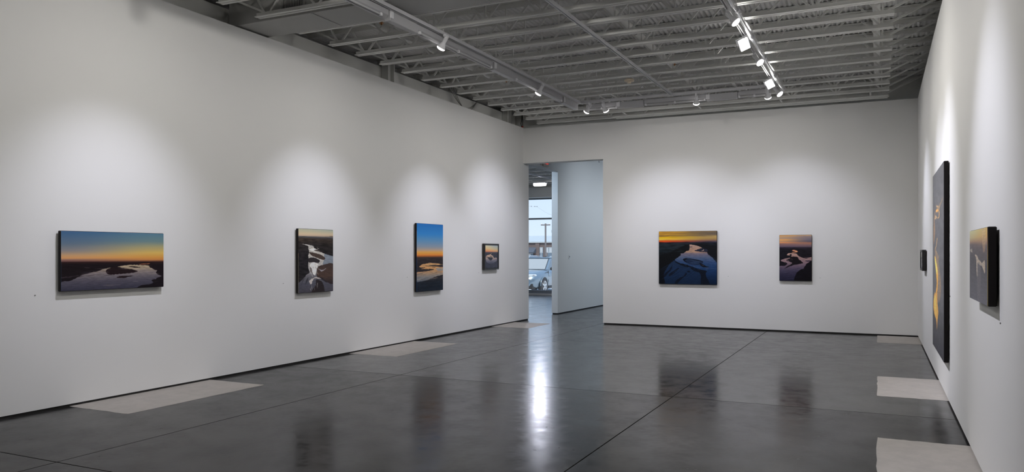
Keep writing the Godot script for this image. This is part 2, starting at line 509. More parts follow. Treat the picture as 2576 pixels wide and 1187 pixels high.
func picture_violet_braids() -> Material:
	canvas(300, 430, [165, 808, 125, 122, 1035, 1042])
	backdrop([[0, [218, 164, 100]], [0.04, [200, 160, 120]], [0.07, [180, 150, 130]], [0.1, [238, 172, 98]], [0.14, [196, 150, 110]], [0.165, [232, 150, 92]], [0.185, [150, 112, 104]], [0.25, [104, 90, 104]], [0.27, [54, 46, 62]], [0.3, [26, 24, 32]], [1, [22, 19, 28]]],
		[[0, [206, 166, 120]], [0.03, [150, 132, 130]], [0.09, [124, 116, 126]], [0.14, [102, 94, 108]], [0.175, [176, 122, 98]], [0.2, [150, 112, 104]], [0.25, [108, 92, 104]], [0.27, [58, 48, 60]], [0.3, [30, 26, 34]], [1, [18, 15, 22]]], 0.014, 0.285, 0.3)
	blob([[415, 435], [450, 420], [520, 440], [525, 465], [440, 475], [410, 470], [490, 458], [440, 446]], [[0, [236, 160, 120]]], 0.8)
	blob([[315, 520], [340, 490], [400, 485], [500, 495], [550, 545], [620, 575], [700, 592], [815, 570], [815, 655], [720, 690], [690, 730], [660, 790], [600, 810], [520, 870], [490, 940], [490, 1060], [155, 1060], [155, 765], [265, 740], [320, 690], [200, 645], [215, 615], [350, 580], [380, 588], [305, 622], [340, 650], [415, 680], [400, 706], [330, 756], [265, 795], [420, 732], [560, 704], [640, 682], [600, 650], [560, 620], [535, 580], [470, 556], [405, 562], [395, 535], [330, 530]],
		[[0.4, [184, 148, 134]], [0.48, [166, 134, 128]], [0.58, [142, 116, 122]], [0.68, [106, 90, 106]], [0.78, [70, 64, 86]], [0.9, [46, 44, 66]], [1, [34, 33, 54]]], 1.2)
	blob([[385, 570], [430, 555], [530, 565], [540, 610], [600, 640], [612, 685], [500, 705], [410, 738], [330, 765], [262, 795], [330, 745], [415, 700], [420, 680], [380, 640]], [[0, [24, 19, 24]]], 1.2)
	blob([[365, 515], [400, 505], [412, 530], [390, 540]], [[0, [34, 30, 36]]], 0.8)
	blob([[680, 640], [760, 632], [815, 640], [740, 660]], [[0, [60, 52, 66]]], 1.0)
	blob([[480, 1060], [500, 900], [560, 840], [620, 808], [700, 900], [760, 960], [815, 985], [815, 1060]], [[0, [16, 13, 20]]], 1.0)
	blob([[650, 800], [690, 730], [730, 690], [815, 655], [815, 960], [740, 920], [690, 870]], [[0, [18, 15, 22]]], 2.0)
	strokes(30, [170, 375, 800, 480], [30, 120], 8.0, 0.0, [[38, 34, 44], [14, 12, 18]], 0.5)
	strokes(26, [200, 740, 640, 1000], [120, 320], 10.0, -0.2, [[84, 78, 100], [44, 42, 64]], 0.4)
	strokes(16, [200, 590, 420, 720], [30, 90], 6.0, 0.5, [[190, 156, 146], [70, 58, 66]], 0.55)
	strokes(16, [560, 570, 800, 670], [50, 160], 7.0, 0.08, [[180, 150, 146], [84, 70, 84]], 0.5)
	return done(1.15)


func picture_gold_thread() -> Material:
	canvas(420, 480, [2344.5, 2372.0, 444.0, 404.0, 866.0, 911.0])
	var s := [[0, [92, 92, 95]], [0.2, [98, 98, 100]], [0.7, [100, 100, 103]], [0.85, [76, 76, 80]], [1, [62, 62, 68]]]  # grey veil of grazing sheen painted into the canvas colours
	backdrop(s, s, 0.0, 0.05, 0.12)
	strokes(40, [2345, 800, 2372, 900], [4, 14], 1.2, 1.6, [[58, 58, 63], [92, 92, 96]], 0.4)
	strokes(24, [2345, 430, 2372, 600], [3, 10], 2.0, 1.6, [[88, 88, 92], [106, 106, 108]], 0.35)
	# sketch units: px(2200 + x / 4.17, 400 + y / 4.17)
	var at := func(list: Array) -> Array:
		var out := []
		for p in list:
			out.append([2200.0 + p[0] / 4.17, 400.0 + p[1] / 4.17])
		return out
	blob(at.call([[716, 380], [700, 430], [676, 500], [668, 545], [650, 555], [634, 552], [640, 525], [650, 500], [676, 470], [694, 430]]), [[0, [176, 142, 102]]], 2.0, 0.65, 2.0)
	blob(at.call([[634, 552], [640, 530], [654, 522], [662, 535], [650, 552]]), [[0, [226, 166, 92]]], 1.5, 0.9)
	blob(at.call([[636, 488], [648, 482], [664, 494], [654, 502], [642, 498]]), [[0, [196, 160, 118]]], 1.5, 0.8)
	blob(at.call([[669, 545], [674, 548], [670, 610], [652, 618], [650, 610], [664, 602]]), [[0, [206, 160, 104]]], 1.0, 0.8)
	blob(at.call([[630, 588], [646, 606], [640, 618], [626, 632], [624, 620]]), [[0, [210, 172, 124]]], 1.0, 0.8)
	blob(at.call([[622, 560], [628, 562], [622, 640], [628, 760], [620, 840], [612, 900], [610, 780], [614, 640]]), [[0, [180, 140, 104]]], 1.5, 0.6, 1.5)
	blob(at.call([[646, 830], [652, 834], [642, 900], [634, 948], [650, 990], [640, 985], [628, 944], [638, 900]]), [[0, [206, 166, 112]]], 1.0, 0.8)
	blob(at.call([[622, 944], [640, 960], [652, 995], [668, 1024], [662, 1070], [676, 1180], [690, 1340], [672, 1500], [650, 1440], [660, 1300], [648, 1180]]), [[0, [150, 128, 106]]], 2.5, 0.75, 2.5)
	blob(at.call([[622, 1016], [632, 1030], [640, 1080], [652, 1140], [658, 1220], [656, 1320], [650, 1390], [636, 1400], [644, 1300], [640, 1230], [634, 1160], [626, 1090]]), [[0.3, [214, 156, 84]], [0.5, [246, 184, 84]], [0.7, [222, 162, 84]]], 2.0, 0.95, 1.2)
	blob(at.call([[624, 1040], [634, 1060], [646, 1130], [650, 1200], [640, 1190], [630, 1110]]), [[0, [255, 214, 120]]], 1.5, 0.85)
	blob(at.call([[648, 1380], [640, 1400], [622, 1405], [612, 1470], [610, 1560], [622, 1640], [640, 1700], [646, 1790], [652, 1700], [660, 1600], [652, 1500]]), [[0.6, [216, 158, 84]], [0.8, [240, 178, 88]], [0.95, [190, 142, 90]]], 2.5, 0.9, 1.5)
	blob(at.call([[620, 1440], [634, 1430], [640, 1520], [636, 1640], [626, 1600], [616, 1520]]), [[0, [252, 196, 104]]], 2.0, 0.8, 1.5)
	return done(1.25)


func picture_pale_glare() -> Material:
	canvas(360, 180, [80, 270, 128, 85, 855, 945])
	backdrop([[0, [206, 204, 160]], [0.1, [200, 186, 140]], [0.16, [170, 140, 116]], [0.2, [112, 102, 104]], [0.4, [88, 86, 90]], [1, [112, 110, 118]]],
		[[0, [226, 196, 120]], [0.1, [222, 180, 110]], [0.18, [176, 142, 116]], [0.24, [116, 104, 104]], [0.5, [92, 90, 94]], [1, [116, 114, 122]]], 0.0, 0.2, 0.08)
	blob([[212, 96], [246, 90], [250, 260], [240, 350], [222, 330], [214, 220]], [[0, [232, 206, 160]], [0.3, [186, 150, 120]]], 2.0, 0.6)
	blob([[136, 385], [160, 395], [180, 440], [215, 470], [240, 455], [246, 540], [240, 590], [215, 520], [175, 490], [165, 470], [165, 620], [155, 600], [150, 430]], [[0, [206, 190, 170]]], 2.0, 0.9)
	blob([[84, 330], [104, 322], [108, 360], [88, 345]], [[0, [190, 180, 165]]], 1.5, 0.8)
	blob([[160, 500], [200, 520], [190, 860], [165, 860]], [[0, [140, 134, 136]]], 3.0, 0.4)
	return done(1.0)


func picture_grey_plain() -> Material:
	canvas(160, 140, [0, 100, 0, 0, 100, 100])
	var s := [[0, [150, 152, 150]], [0.3, [132, 128, 122]], [0.36, [70, 70, 74]], [1, [86, 88, 94]]]
	backdrop(s, s, 0.0, 0.3, 0.1)
	blob([[40, 40], [60, 45], [50, 60], [66, 76], [58, 95], [44, 78], [38, 60]], [[0, [180, 176, 168]]], 1.0, 0.9)
	return done(1.1)


# origin = middle of the back of the picture on the wall; width along local x, facing local +z
func painting(label: String, pos: Vector3, turn: float, w: float, h: float, deep: float, pic: Material, gap := 0.012, framed := false) -> Node3D:
	var o := thing("painting", label, "painting", pos, "paintings hung along the gallery walls")
	o.rotation.y = turn
	var front := gap + deep
	if framed:
		var t := 0.032
		for s in [-1.0, 1.0]:
			build(B().box(Vector3(0, s * (h - t) / 2.0, gap + deep / 2.0), Vector3(w, t, deep), 0.003), "frame_rail", M.frame, o)
			build(B().box(Vector3(s * (w - t) / 2.0, 0, gap + deep / 2.0), Vector3(t, h - 2 * t, deep), 0.003), "frame_stile", M.frame, o)
		build(B().box(Vector3(0, 0, gap + deep * 0.42), Vector3(w - 2 * t, h - 2 * t, deep * 0.8)), "backing_board", M.canvas_edge, o)
		var z := gap + deep * 0.84
		var f := B()
		var a := w / 2.0 - t - 0.006
		var c := h / 2.0 - t - 0.006
		f.quad_uv(Vector3(-a, -c, z), Vector3(a, -c, z), Vector3(a, c, z), Vector3(-a, c, z))
		build(f, "painted_panel", pic, o)
	else:
		build(B().box(Vector3(0, 0, gap + deep / 2.0), Vector3(w, h, deep), 0.006), "canvas", M.canvas_edge, o)
		var f := B()
		var a := w / 2.0 - 0.004
		var c := h / 2.0 - 0.004
		var z := front + 0.0012
		f.quad_uv(Vector3(-a, -c, z), Vector3(a, -c, z), Vector3(a, c, z), Vector3(-a, c, z))
		for e in [[Vector3(-a, -c, z), Vector3(-a, c, z)], [Vector3(a, c, z), Vector3(a, -c, z)], [Vector3(-a, c, z), Vector3(a, c, z)], [Vector3(a, -c, z), Vector3(-a, -c, z)]]:
			var k := Vector3(0, 0, -0.003)
			f.quad(e[0], e[1], e[1] + k, e[0] + k)
		build(f, "painted_face", pic, o)
		build(B().bar(Vector3(-w * 0.3, h * 0.3, gap / 2), Vector3(w * 0.3, h * 0.3, gap / 2), 0.03, gap, Vector3.FORWARD), "hanging_cleat", M.canvas_edge, o)
	return o


# ---------------------------------------------------------------- lamps
const LAMPY := 4.45


func aim_basis(d: Vector3) -> Basis:       # local -y looks along d
	var y := -d.normalized()
	var x := Vector3.FORWARD.cross(y)
	if x.length() < 0.05:
		x = Vector3.RIGHT
	x = x.normalized()
	return Basis(x, y, x.cross(y))


func spot(label: String, head: Vector3, target: Vector3, energy: float, angle: float, group := "track spotlights", blend := 1.0) -> Node3D:
	# head: centre of the swivel; adapter above it on the track
	var o := thing("track_spotlight", label, "spotlight", head, group)
	build(B().box(Vector3(0, 0.034, 0), Vector3(0.034, 0.036, 0.1), 0.004), "track_adapter", M.lamp_white, o)
	build(B().tube([Vector3(0, 0.02, 0), Vector3(0, 0, 0)], 0.009, 8), "stem", M.lamp_white, o)
	var d := (target - head).normalized()
	var bs := aim_basis(d)
	var xf := Transform3D(bs, Vector3.ZERO)
	var cup := B().lathe([[0.05, -0.143], [0.056, -0.140], [0.056, -0.130], [0.052, -0.118], [0.036, -0.085], [0.027, -0.065], [0.027, 0.02], [0.022, 0.03], [0.0, 0.031]], 20, xf)
	build(cup, "lamp_holder", M.lamp_white, o)
	build(B().lathe([[0.0, -0.172], [0.025, -0.170], [0.045, -0.163], [0.057, -0.152], [0.058, -0.143], [0.052, -0.140]], 20, xf), "lens", M.lens, o)
	build(B().lathe([[0.0275, -0.02], [0.0295, -0.018], [0.0295, -0.006], [0.0275, -0.004]], 16, xf), "collar", M.lamp_white, o)
	var l := SpotLight3D.new()
	l.name = "beam"
	o.add_child(l)
	l.transform = Transform3D(Basis.looking_at(d, Vector3.UP if absf(d.y) < 0.99 else Vector3.RIGHT), d * 0.18)
	l.light_energy = energy
	l.light_color = SPOT_COLOR
	l.spot_angle = angle
	l.spot_angle_attenuation = blend
	l.light_size = 0.045
	l.spot_range = 40.0
	l.spot_attenuation = 2.0
	l.shadow_enabled = true
	# stray light outside the main beam
	var w := l.duplicate() as SpotLight3D
	w.name = "spill"
	o.add_child(w)
	w.light_energy = energy * SPILL
	w.spot_angle = 80.0
	w.light_color = FLOOD_COLOR
	return o


func flood(label: String, head: Vector3, target: Vector3, energy: float, angle: float, tint := FLOOD_COLOR, w := 0.13, h := 0.17, roll := 0.0) -> Node3D:
	var o := thing("track_floodlight", label, "floodlight", head, "square track floodlights")
	build(B().box(Vector3(0, 0.088, 0), Vector3(0.034, 0.04, 0.12), 0.004), "track_adapter", M.lamp_white, o)
	var d := (target - head).normalized()
	var b := Basis.looking_at(d, Vector3.UP) * Basis(Vector3.BACK, roll)      # local -z looks along d
	var xf := func(p: Vector3) -> Vector3: return b * p
	build(B().tube([Vector3(0, 0.065, 0), b * Vector3(0, h * 0.55, 0.03)], 0.008, 8), "stem", M.lamp_white, o)
	var yoke := B()
	for s in [-1.0, 1.0]:
		yoke.bar(xf.call(Vector3(s * (w / 2 + 0.01), h * 0.55, 0.03)), xf.call(Vector3(s * (w / 2 + 0.01), 0, 0.03)), 0.006, 0.016)
	yoke.bar(xf.call(Vector3(-w / 2 - 0.01, h * 0.55, 0.03)), xf.call(Vector3(w / 2 + 0.01, h * 0.55, 0.03)), 0.016, 0.006)
	build(yoke, "yoke", M.lamp_white, o)
	build(B().box(b * Vector3(0, 0, 0.03), Vector3(w, h, 0.05), 0.008, b), "housing", M.lamp_white, o)
	build(B().box(b * Vector3(0, 0, 0.0), Vector3(w - 0.012, h - 0.012, 0.012), 0.002, b), "lens", M.flood_lens, o)
	var l := SpotLight3D.new()
	l.name = "beam"
	o.add_child(l)
	l.transform = Transform3D(b, d * 0.02)
	l.light_energy = energy
	l.light_color = tint
	l.spot_angle = angle
	l.spot_angle_attenuation = 1.0
	l.light_size = 0.07
	l.spot_range = 40.0
	l.spot_attenuation = 2.0
	l.shadow_enabled = true
	return o


const FLOOD_COLOR := Color(1.0, 0.985, 0.96)
const SPOT_COLOR := Color(0.925, 0.93, 1.0)


# ---------------------------------------------------------------- the place
func _ready() -> void:
	# camera: level, lens raised so that uprights stay upright
	var cam := Camera3D.new()
	cam.name = "camera"
	add_child(cam)
	cam.position = Vector3(0, 1.6, 0)
	cam.rotation.y = deg_to_rad(25.4668)
	cam.projection = Camera3D.PROJECTION_FRUSTUM
	cam.near = 0.05
	cam.far = 400.0
	cam.size = 2.0 * 593.5 / 1938.0 * cam.near
	cam.frustum_offset = Vector2(0, 43.5 / 1938.0 * cam.near)
	cam.current = true

	var env := Environment.new()
	env.background_mode = Environment.BG_SKY
	var sm := ProceduralSkyMaterial.new()
	sm.sky_top_color = Color(0.66, 0.80, 0.97)
	sm.sky_horizon_color = Color(0.86, 0.93, 1.0)
	sm.ground_horizon_color = Color(0.75, 0.8, 0.85)
	sm.ground_bottom_color = Color(0.55, 0.57, 0.6)
	sm.sky_energy_multiplier = 1.1
	env.sky = Sky.new()
	env.sky.sky_material = sm
	env.tonemap_mode = Environment.TONE_MAPPER_LINEAR
	env.tonemap_exposure = 1.0
	env.sdfgi_enabled = true
	env.ssao_enabled = true
	env.ssil_enabled = true
	var sun := DirectionalLight3D.new()      # high behind the gallery: lights the street, not the rooms
	sun.name = "sun"
	add_child(sun)
	sun.rotation = Vector3(deg_to_rad(-52), deg_to_rad(18), 0)
	sun.light_energy = 1.5
	sun.light_color = Color(1.0, 0.98, 0.94)
	sun.light_angular_distance = 1.0
	sun.shadow_enabled = true
	sun.sky_mode = DirectionalLight3D.SKY_MODE_LIGHT_ONLY
	var we := WorldEnvironment.new()
	we.name = "world_environment"
	we.environment = env
	add_child(we)

	pnoise.seed = 7
	pnoise.frequency = 0.03
	pnoise.fractal_octaves = 3
	prng.seed = 11
	make_materials()
	make_shell()
	make_ceiling()
	make_lights()
	make_paintings()
	make_front_room()
	make_street()
	make_small_things()


func noise_image(size: int, freq: float, octaves: int, sd: int) -> Image:
	var f := FastNoiseLite.new()
	f.seed = sd
	f.frequency = freq
	f.fractal_octaves = octaves
	return f.get_seamless_image(size, size)


func make_materials() -> void:
	M.wall = mat(lin(0.82, 0.82, 0.81), 0.75, 0.0, 0.35)
	M.outer = mat(lin(0.75, 0.75, 0.72), 0.85)
	M.gap = mat(lin(0.03, 0.03, 0.03), 0.8)
	M.steel = mat(lin(0.66, 0.66, 0.64), 0.55)
	M.deck = mat(lin(0.64, 0.64, 0.63), 0.6)
	M.duct = mat(lin(0.36, 0.36, 0.35), 0.6)
	M.lamp_white = mat(lin(0.72, 0.72, 0.74), 0.35)
	M.channel = mat(lin(0.42, 0.42, 0.435), 0.4)
	M.track = mat(lin(0.55, 0.55, 0.57), 0.35)
	M.slot = mat(lin(0.04, 0.04, 0.05), 0.4)
	M.tube = mat(lin(0.5, 0.5, 0.51), 0.2)
	M.sleeve = mat(Color(0.8, 0.82, 0.85, 0.14), 0.12)
	M.sleeve.transparency = BaseMaterial3D.TRANSPARENCY_ALPHA
	M.lens = glow(Color(1, 0.98, 0.97), 6.0)
	M.flood_lens = glow(Color(1, 0.99, 0.98), 9.0)
	M.far_lens = glow(Color(1, 0.99, 0.98), 12.0)
	M.canvas_edge = mat(lin(0.012, 0.010, 0.010), 0.6, 0.0, 0.3)
	M.frame = mat(lin(0.014, 0.012, 0.012), 0.45)
	M.brass = mat(lin(0.45, 0.20, 0.07), 0.35, 0.6)
	M.beige = mat(lin(0.55, 0.47, 0.36), 0.5)
	M.beige_pale = mat(lin(0.6, 0.56, 0.48), 0.6)
	M.red = mat(lin(0.5, 0.05, 0.03), 0.5)
	M.black = mat(lin(0.02, 0.02, 0.02), 0.5)
	M.grey_cable = mat(lin(0.25, 0.25, 0.24), 0.6)
	M.alu = mat(lin(0.30, 0.33, 0.36), 0.45)
	M.glass = mat(Color(0.9, 0.95, 1.0, 0.04), 0.0)
	M.glass.transparency = BaseMaterial3D.TRANSPARENCY_ALPHA
	# polished concrete: broad clouds, trowel marks and fine grain
	var s := 1024
	var broad := noise_image(s, 0.006, 4, 3)
	var marks := noise_image(s, 0.016, 3, 9)
	var grain := noise_image(s, 0.06, 4, 21)
	var al := Image.create_empty(s, s, false, Image.FORMAT_RGB8)
	var ro := Image.create_empty(s, s, false, Image.FORMAT_RGB8)
	for y in s:
		for x in s:
			var a := broad.get_pixel(x, y).r - 0.5
			var b := marks.get_pixel(x, y).r - 0.5
			var g := grain.get_pixel(x, y).r - 0.5
			var k := 0.60 + 0.20 * tanh(1.8 * a + 1.6 * b) + 0.16 * g
			al.set_pixel(x, y, Color(k * 1.0, k * 0.995, k * 0.985))
			var r := 0.42 + 0.14 * tanh(1.5 * b - 1.2 * a) + 0.12 * g
			ro.set_pixel(x, y, Color(r, r, r))
	var ta := ImageTexture.create_from_image(al)
	var tr := ImageTexture.create_from_image(ro)
	M.slab = []
	for k in 6:            # three tones, each worn or well polished
		var c: Color = [Color(0.34, 0.34, 0.34), Color(0.33, 0.33, 0.33), Color(0.35, 0.345, 0.34)][k % 3]
		var worn := k < 3
		var m := mat(c, 0.50 if worn else 0.42, 0.0, 0.25 if worn else 0.34)
		m.albedo_texture = ta
		m.roughness_texture = tr
		m.uv1_triplanar = true
		m.uv1_world_triplanar = true
		m.uv1_scale = Vector3(0.21, 0.21, 0.21)
		m.uv1_offset = Vector3(0.31 * k, 0, 0.17 * k)
		M.slab.append(m)
	M.patch = mat(Color(1.0, 0.975, 0.95), 0.62, 0.0, 0.4)
	var pale := al.duplicate() as Image
	for y in s:
		for x in s:
			var c := al.get_pixel(x, y)
			var f := 0.68 + 0.12 * (c.r - 0.60)
			pale.set_pixel(x, y, Color(f, f * 0.995, f * 0.985))
	M.patch.albedo_texture = ImageTexture.create_from_image(pale)
	M.patch.uv1_triplanar = true
	M.patch.uv1_world_triplanar = true
	M.patch.uv1_scale = Vector3(0.4, 0.4, 0.4)
	M.subfloor = mat(lin(0.02, 0.017, 0.014), 0.9)


func make_shell() -> void:
	# floor: sawn slabs on a darker bed
	var bed := struct(B().box(Vector3(-4.3, -0.06, -11.65), Vector3(25.0, 0.1, 31.5)), "floor", M.subfloor, "polished grey concrete floor sawn into large slabs")
	var xs := [-16.8, -12.91, -9.3, -5.69, -2.08, 1.53, 5.2, 8.2]
	var zs := [4.1, 0.87, -3.83, -8.52, -13.25, -17.95, -22.65, -27.4]
	var g := 0.010
	for i in xs.size() - 1:
		for j in zs.size() - 1:
			var c := Vector3((xs[i] + xs[i + 1]) / 2.0, -0.006, (zs[j] + zs[j + 1]) / 2.0)
			build(B().box(c, Vector3(xs[i + 1] - xs[i] - g, 0.012, zs[j] - zs[j + 1] - g), 0.001), "slab", M.slab[(i * 2 + j) % 3 + (3 if j > 2 else 0)], bed)
	# pale repair panels along the walls
	for p in [[XL - 0.02, -6.75, -5.28, -7.16], [XL - 0.02, -6.74, -9.99, -11.92], [XL - 0.02, -6.75, -15.0, -16.2], [-0.03, XR + 0.05, -15.28, -16.6], [-0.02, XR + 0.05, -9.57, -11.1], [-0.015, XR + 0.05, -4.6, -7.4]]:
		var b := B()
		var rng := RandomNumberGenerator.new()
		rng.seed = int(absf(p[2]) * 100)
		var poly := []
		var pts := [Vector2(p[0], p[2]), Vector2(p[1], p[2]), Vector2(p[1], p[3]), Vector2(p[0], p[3])]
		for k in 4:
			for q in 14:
				var v2: Vector2 = pts[k].lerp(pts[(k + 1) % 4], q / 14.0)
				poly.append(v2 + Vector2(rng.randf_range(-0.006, 0.006), rng.randf_range(-0.008, 0.008)))
		b.prism(poly, Vector3(0, 0.0012, 0), Vector3.RIGHT, Vector3.BACK, Vector3(0, -0.006, 0))
		build(b, "repair_panel", M.patch, bed).set_meta("label", "pale unpolished concrete repair panel")

	# long wall with the passage near its far end
	var lo := 0.026
	var t := 0.17
	var wl := B()
	wl.box(Vector3(XL - t / 2, (TOP + lo) / 2, (ZF - 16.96) / 2), Vector3(t, TOP - lo, ZF + 16.96))
	wl.box(Vector3(XL - t / 2, (TOP + 3.75) / 2, (-16.96 - 18.82) / 2), Vector3(t, TOP - 3.75, 1.86))
	wl.box(Vector3(XL - t / 2, (TOP + lo) / 2, (-18.82 - 25.6) / 2), Vector3(t, TOP - lo, 6.78))
	struct(wl, "wall_left", M.wall, "long white gallery wall")
	var wb := B()
	var zb := ZB - 0.13
	wb.box(Vector3((-5.64 + 0.85) / 2, (TOP - 0.015 + lo) / 2, zb), Vector3(6.49, TOP - 0.015 - lo, 0.26))
	wb.box(Vector3((XL - 5.64) / 2, (TOP - 0.015 + 3.735) / 2, zb), Vector3(-5.64 - XL, TOP - 0.015 - 3.735, 0.26))
	struct(wb, "wall_back", M.wall, "white end wall with tall doorway opening")
	struct(B().box(Vector3(XR + t / 2, (TOP + lo) / 2, (ZF + ZB) / 2), Vector3(t, TOP - lo, ZF - ZB)), "wall_right", M.wall, "white gallery wall opposite the long wall")
	struct(B().box(Vector3(-3.7, 2.6, ZF + 0.1), Vector3(9.9, 5.2, 0.2)), "wall_front", M.wall, "white wall closing the near end")
	# recessed dark joints at the foot of the walls
	var bl := B()
	bl.box(Vector3(XL - t / 2, 0.0125, (ZF - 16.955) / 2), Vector3(t - 0.03, 0.027, ZF + 16.94))
	bl.box(Vector3(XL - t / 2, 0.0125, (-18.83 - 25.6) / 2), Vector3(t - 0.03, 0.027, 6.75))
	struct(bl, "baseboard_left", M.gap, "dark recessed joint under long wall")
	struct(B().box(Vector3((-5.63 + 0.85) / 2, 0.0125, zb), Vector3(6.46, 0.027, 0.23)), "baseboard_back", M.gap, "dark recessed joint under end wall")
	struct(B().box(Vector3(XR + t / 2, 0.0125, (ZF + ZB) / 2), Vector3(t - 0.03, 0.027, ZF - ZB)), "baseboard_right", M.gap, "dark recessed joint under opposite wall")
	# older building walls standing behind the drywall
	struct(B().box(Vector3(-8.1, 2.46, (ZF - 16.98) / 2), Vector3(0.2, 4.92, ZF + 16.98 - 0.02)).box(Vector3(-8.55, 2.6, (ZF - 16.98) / 2), Vector3(0.1, 5.2, ZF + 16.98 - 0.02)), "wall_left_outer", M.outer, "older grey wall behind the long drywall, with unseen backing wall")  # outermost box is unseen, placed to keep sky out of the slot
	struct(B().box(Vector3(1.15, 2.6, (ZF - 27.4) / 2 + 0.0), Vector3(0.2, 5.2, ZF + 27.4)), "wall_right_outer", M.outer, "older grey wall behind the opposite drywall")
	struct(B().box(Vector3(-3.575, 4.88, -17.04), Vector3(9.25, 0.62, 0.12)), "wall_back_outer", M.outer, "grey upper wall above end wall")


func make_ceiling() -> void:
	# corrugated deck in sheets, flutes running down the room
	var roof := struct(B().box(Vector3(-4.3, 5.22, -11.65), Vector3(25.0, 0.1, 31.7)), "ceiling", M.deck, "grey painted corrugated steel roof deck")
	var pitch := 0.07
	var per := 16
	var w := pitch * per
	var sheet := B()
	var seg := 8
	var e := Vector3(0, 0, 21.2)
	for k in per * seg:
		var a0 := TAU * k / seg
		var a1 := TAU * (k + 1) / seg
		var p0 := Vector3(k * pitch / seg, DEEP * (0.5 - 0.5 * cos(a0)), 0)
		var p1 := Vector3((k + 1) * pitch / seg, DEEP * (0.5 - 0.5 * cos(a1)), 0)
		var n0 := Vector3(DEEP * PI / pitch * sin(a0), -1, 0).normalized()
		var n1 := Vector3(DEEP * PI / pitch * sin(a1), -1, 0).normalized()
		sheet.smooth_quad([p0, p1, p1 + e, p0 + e], [n0, n1, n1, n0])
	var sm := sheet.mesh()
	for k in 9:
		var o := put(sm, "deck_sheet", M.deck, roof)
		o.position = Vector3(-8.9 + k * w, DECK, -17.0)
	# open-web joists
	var zs := [-6.25, -6.9, -7.53, -8.29]
	for k in 13:
		zs.append(-8.99 - 0.627 * k)
	var n := zs.size()
	var xa := -7.21
	var xe := 0.175
	var bot := B()
	for s in [-1.0, 1.0]:
		bot.box(Vector3((xa + xe) / 2, 0.004, s * 0.032), Vector3(xe - xa, 0.008, 0.046))
		bot.box(Vector3((xa + xe) / 2, 0.033, s * 0.013), Vector3(xe - xa, 0.05, 0.008))
	var top := B()
	for s in [-1.0, 1.0]:
		top.box(Vector3(-3.55, DECK - CH - 0.005, s * 0.041), Vector3(9.2, 0.008, 0.062))
		top.box(Vector3(-3.55, DECK - CH - 0.038, s * 0.013), Vector3(9.2, 0.058, 0.008))
	var bm := bot.mesh()
	var tm := top.mesh()
	var hi := DECK - CH - 0.05
	var bars := []
	var nodes := []
	var x := -7.03
	while x < 0.1:
		nodes.append(x)
		x += 0.786
	for i in nodes.size():
		var c: float = nodes[i]
		var l := 0.34 if i > 0 else 0.8
		var r := 0.34 if i < nodes.size() - 1 else 0.8
		bars.append(B().bar(Vector3(c - 0.03, 0.045, 0), Vector3(c - l, hi, 0), 0.022, 0.026).mesh())
		bars.append(B().bar(Vector3(c + 0.03, 0.045, 0), Vector3(c + r, hi, 0), 0.022, 0.026).mesh())
		if i == 0:
			bars.append(B().bar(Vector3(c - 0.05, 0.045, 0), Vector3(c - 0.27, hi, 0), 0.022, 0.026).mesh())
		if i > 1:
			bars.append(B().bar(Vector3(c, 0.045, 0), Vector3(c, hi, 0), 0.02, 0.022, Vector3.FORWARD).mesh())
	for i in n:
		var z: float = zs[i]
		var from_back := n - 1 - i
		var lab := "white open-web steel roof joist, %s out from end wall" % ORD[from_back]
		var o := thing("roof_joist", lab, "joist", Vector3(0, CH, z), "open-web roof joists")
		put(bm, "bottom_chord", M.steel, o)
		put(tm, "top_chord", M.steel, o)
		for b in bars:
			put(b, "web_bar", M.steel, o)
	# boxed air duct lying between two joists
	var du := thing("air_duct", "grey boxed air duct with louvred grille above long wall", "duct", Vector3(-5.34, 4.6, -7.915))
	var db := build(B().box(Vector3(0, 0.225, 0), Vector3(4.88, 0.45, 0.61), 0.004), "casing", M.duct, du)
	for s in [-1.06, 1.14]:
		build(B().box(Vector3(s, -0.003, 0), Vector3(0.022, 0.008, 0.6)), "seam", M.duct, du)
	var gx := -6.7 + 5.34
	var fr := B()
	for q in [[0, 0.09, 0.4, 0.03], [0, 0.36, 0.4, 0.03]]:
		fr.box(Vector3(gx + q[0], q[1], 0.311), Vector3(q[2], q[3], 0.012))
	for q in [-0.185, 0.185]:
		fr.box(Vector3(gx + q, 0.225, 0.311), Vector3(0.03, 0.24, 0.012))
	var gr := build(fr, "grille_frame", M.duct, du)
	build(B().box(Vector3(gx, 0.225, 0.306), Vector3(0.34, 0.24, 0.004)), "grille_opening", M.black, du)
	for k in 13:
		build(B().box(Vector3(gx - 0.156 + k * 0.026, 0.225, 0.313), Vector3(0.008, 0.24, 0.012)), "grille_blade", M.duct, gr)
	# sprinkler mains threaded through the joists
	var pl := ["sprinkler pipe nearest the long wall", "sprinkler pipe running above the bare centre track", "sprinkler pipe close to the opposite wall"]
	var px := [-6.46, -3.24, -0.03]
	for k in 3:
		var o := thing("sprinkler_pipe", "painted " + pl[k], "pipe", Vector3(px[k], 4.86, -10.0), "sprinkler pipes among the joists")
		build(B().tube([Vector3(0, 0, 1.75 if k < 2 else 6.0), Vector3(0, 0, -6.95)], 0.05, 14), "pipe_run", M.steel, o)
		for z in [-9.15, -11.02, -13.5, -15.4]:
			build(B().tube([Vector3(0, 0, z + 10.0 - 0.03), Vector3(0, 0, z + 10.0 + 0.03)], 0.06, 14), "coupling", M.steel, o)
		for z in [-8.65, -12.36, -16.1]:
			build(B().tube([Vector3(0, 0.05, z + 10.0), Vector3(0, 0.2, z + 10.0)], 0.006, 6), "hanger_rod", M.steel, o)
	var hl := ["brass sprinkler head near the air duct", "brass sprinkler head between the two lit spots of long track", "brass sprinkler head over the bare centre track"]
	var hp := [Vector3(-6.25, 4.86, -8.9), Vector3(-6.26, 4.86, -12.9), Vector3(-3.13, 4.86, -12.97)]
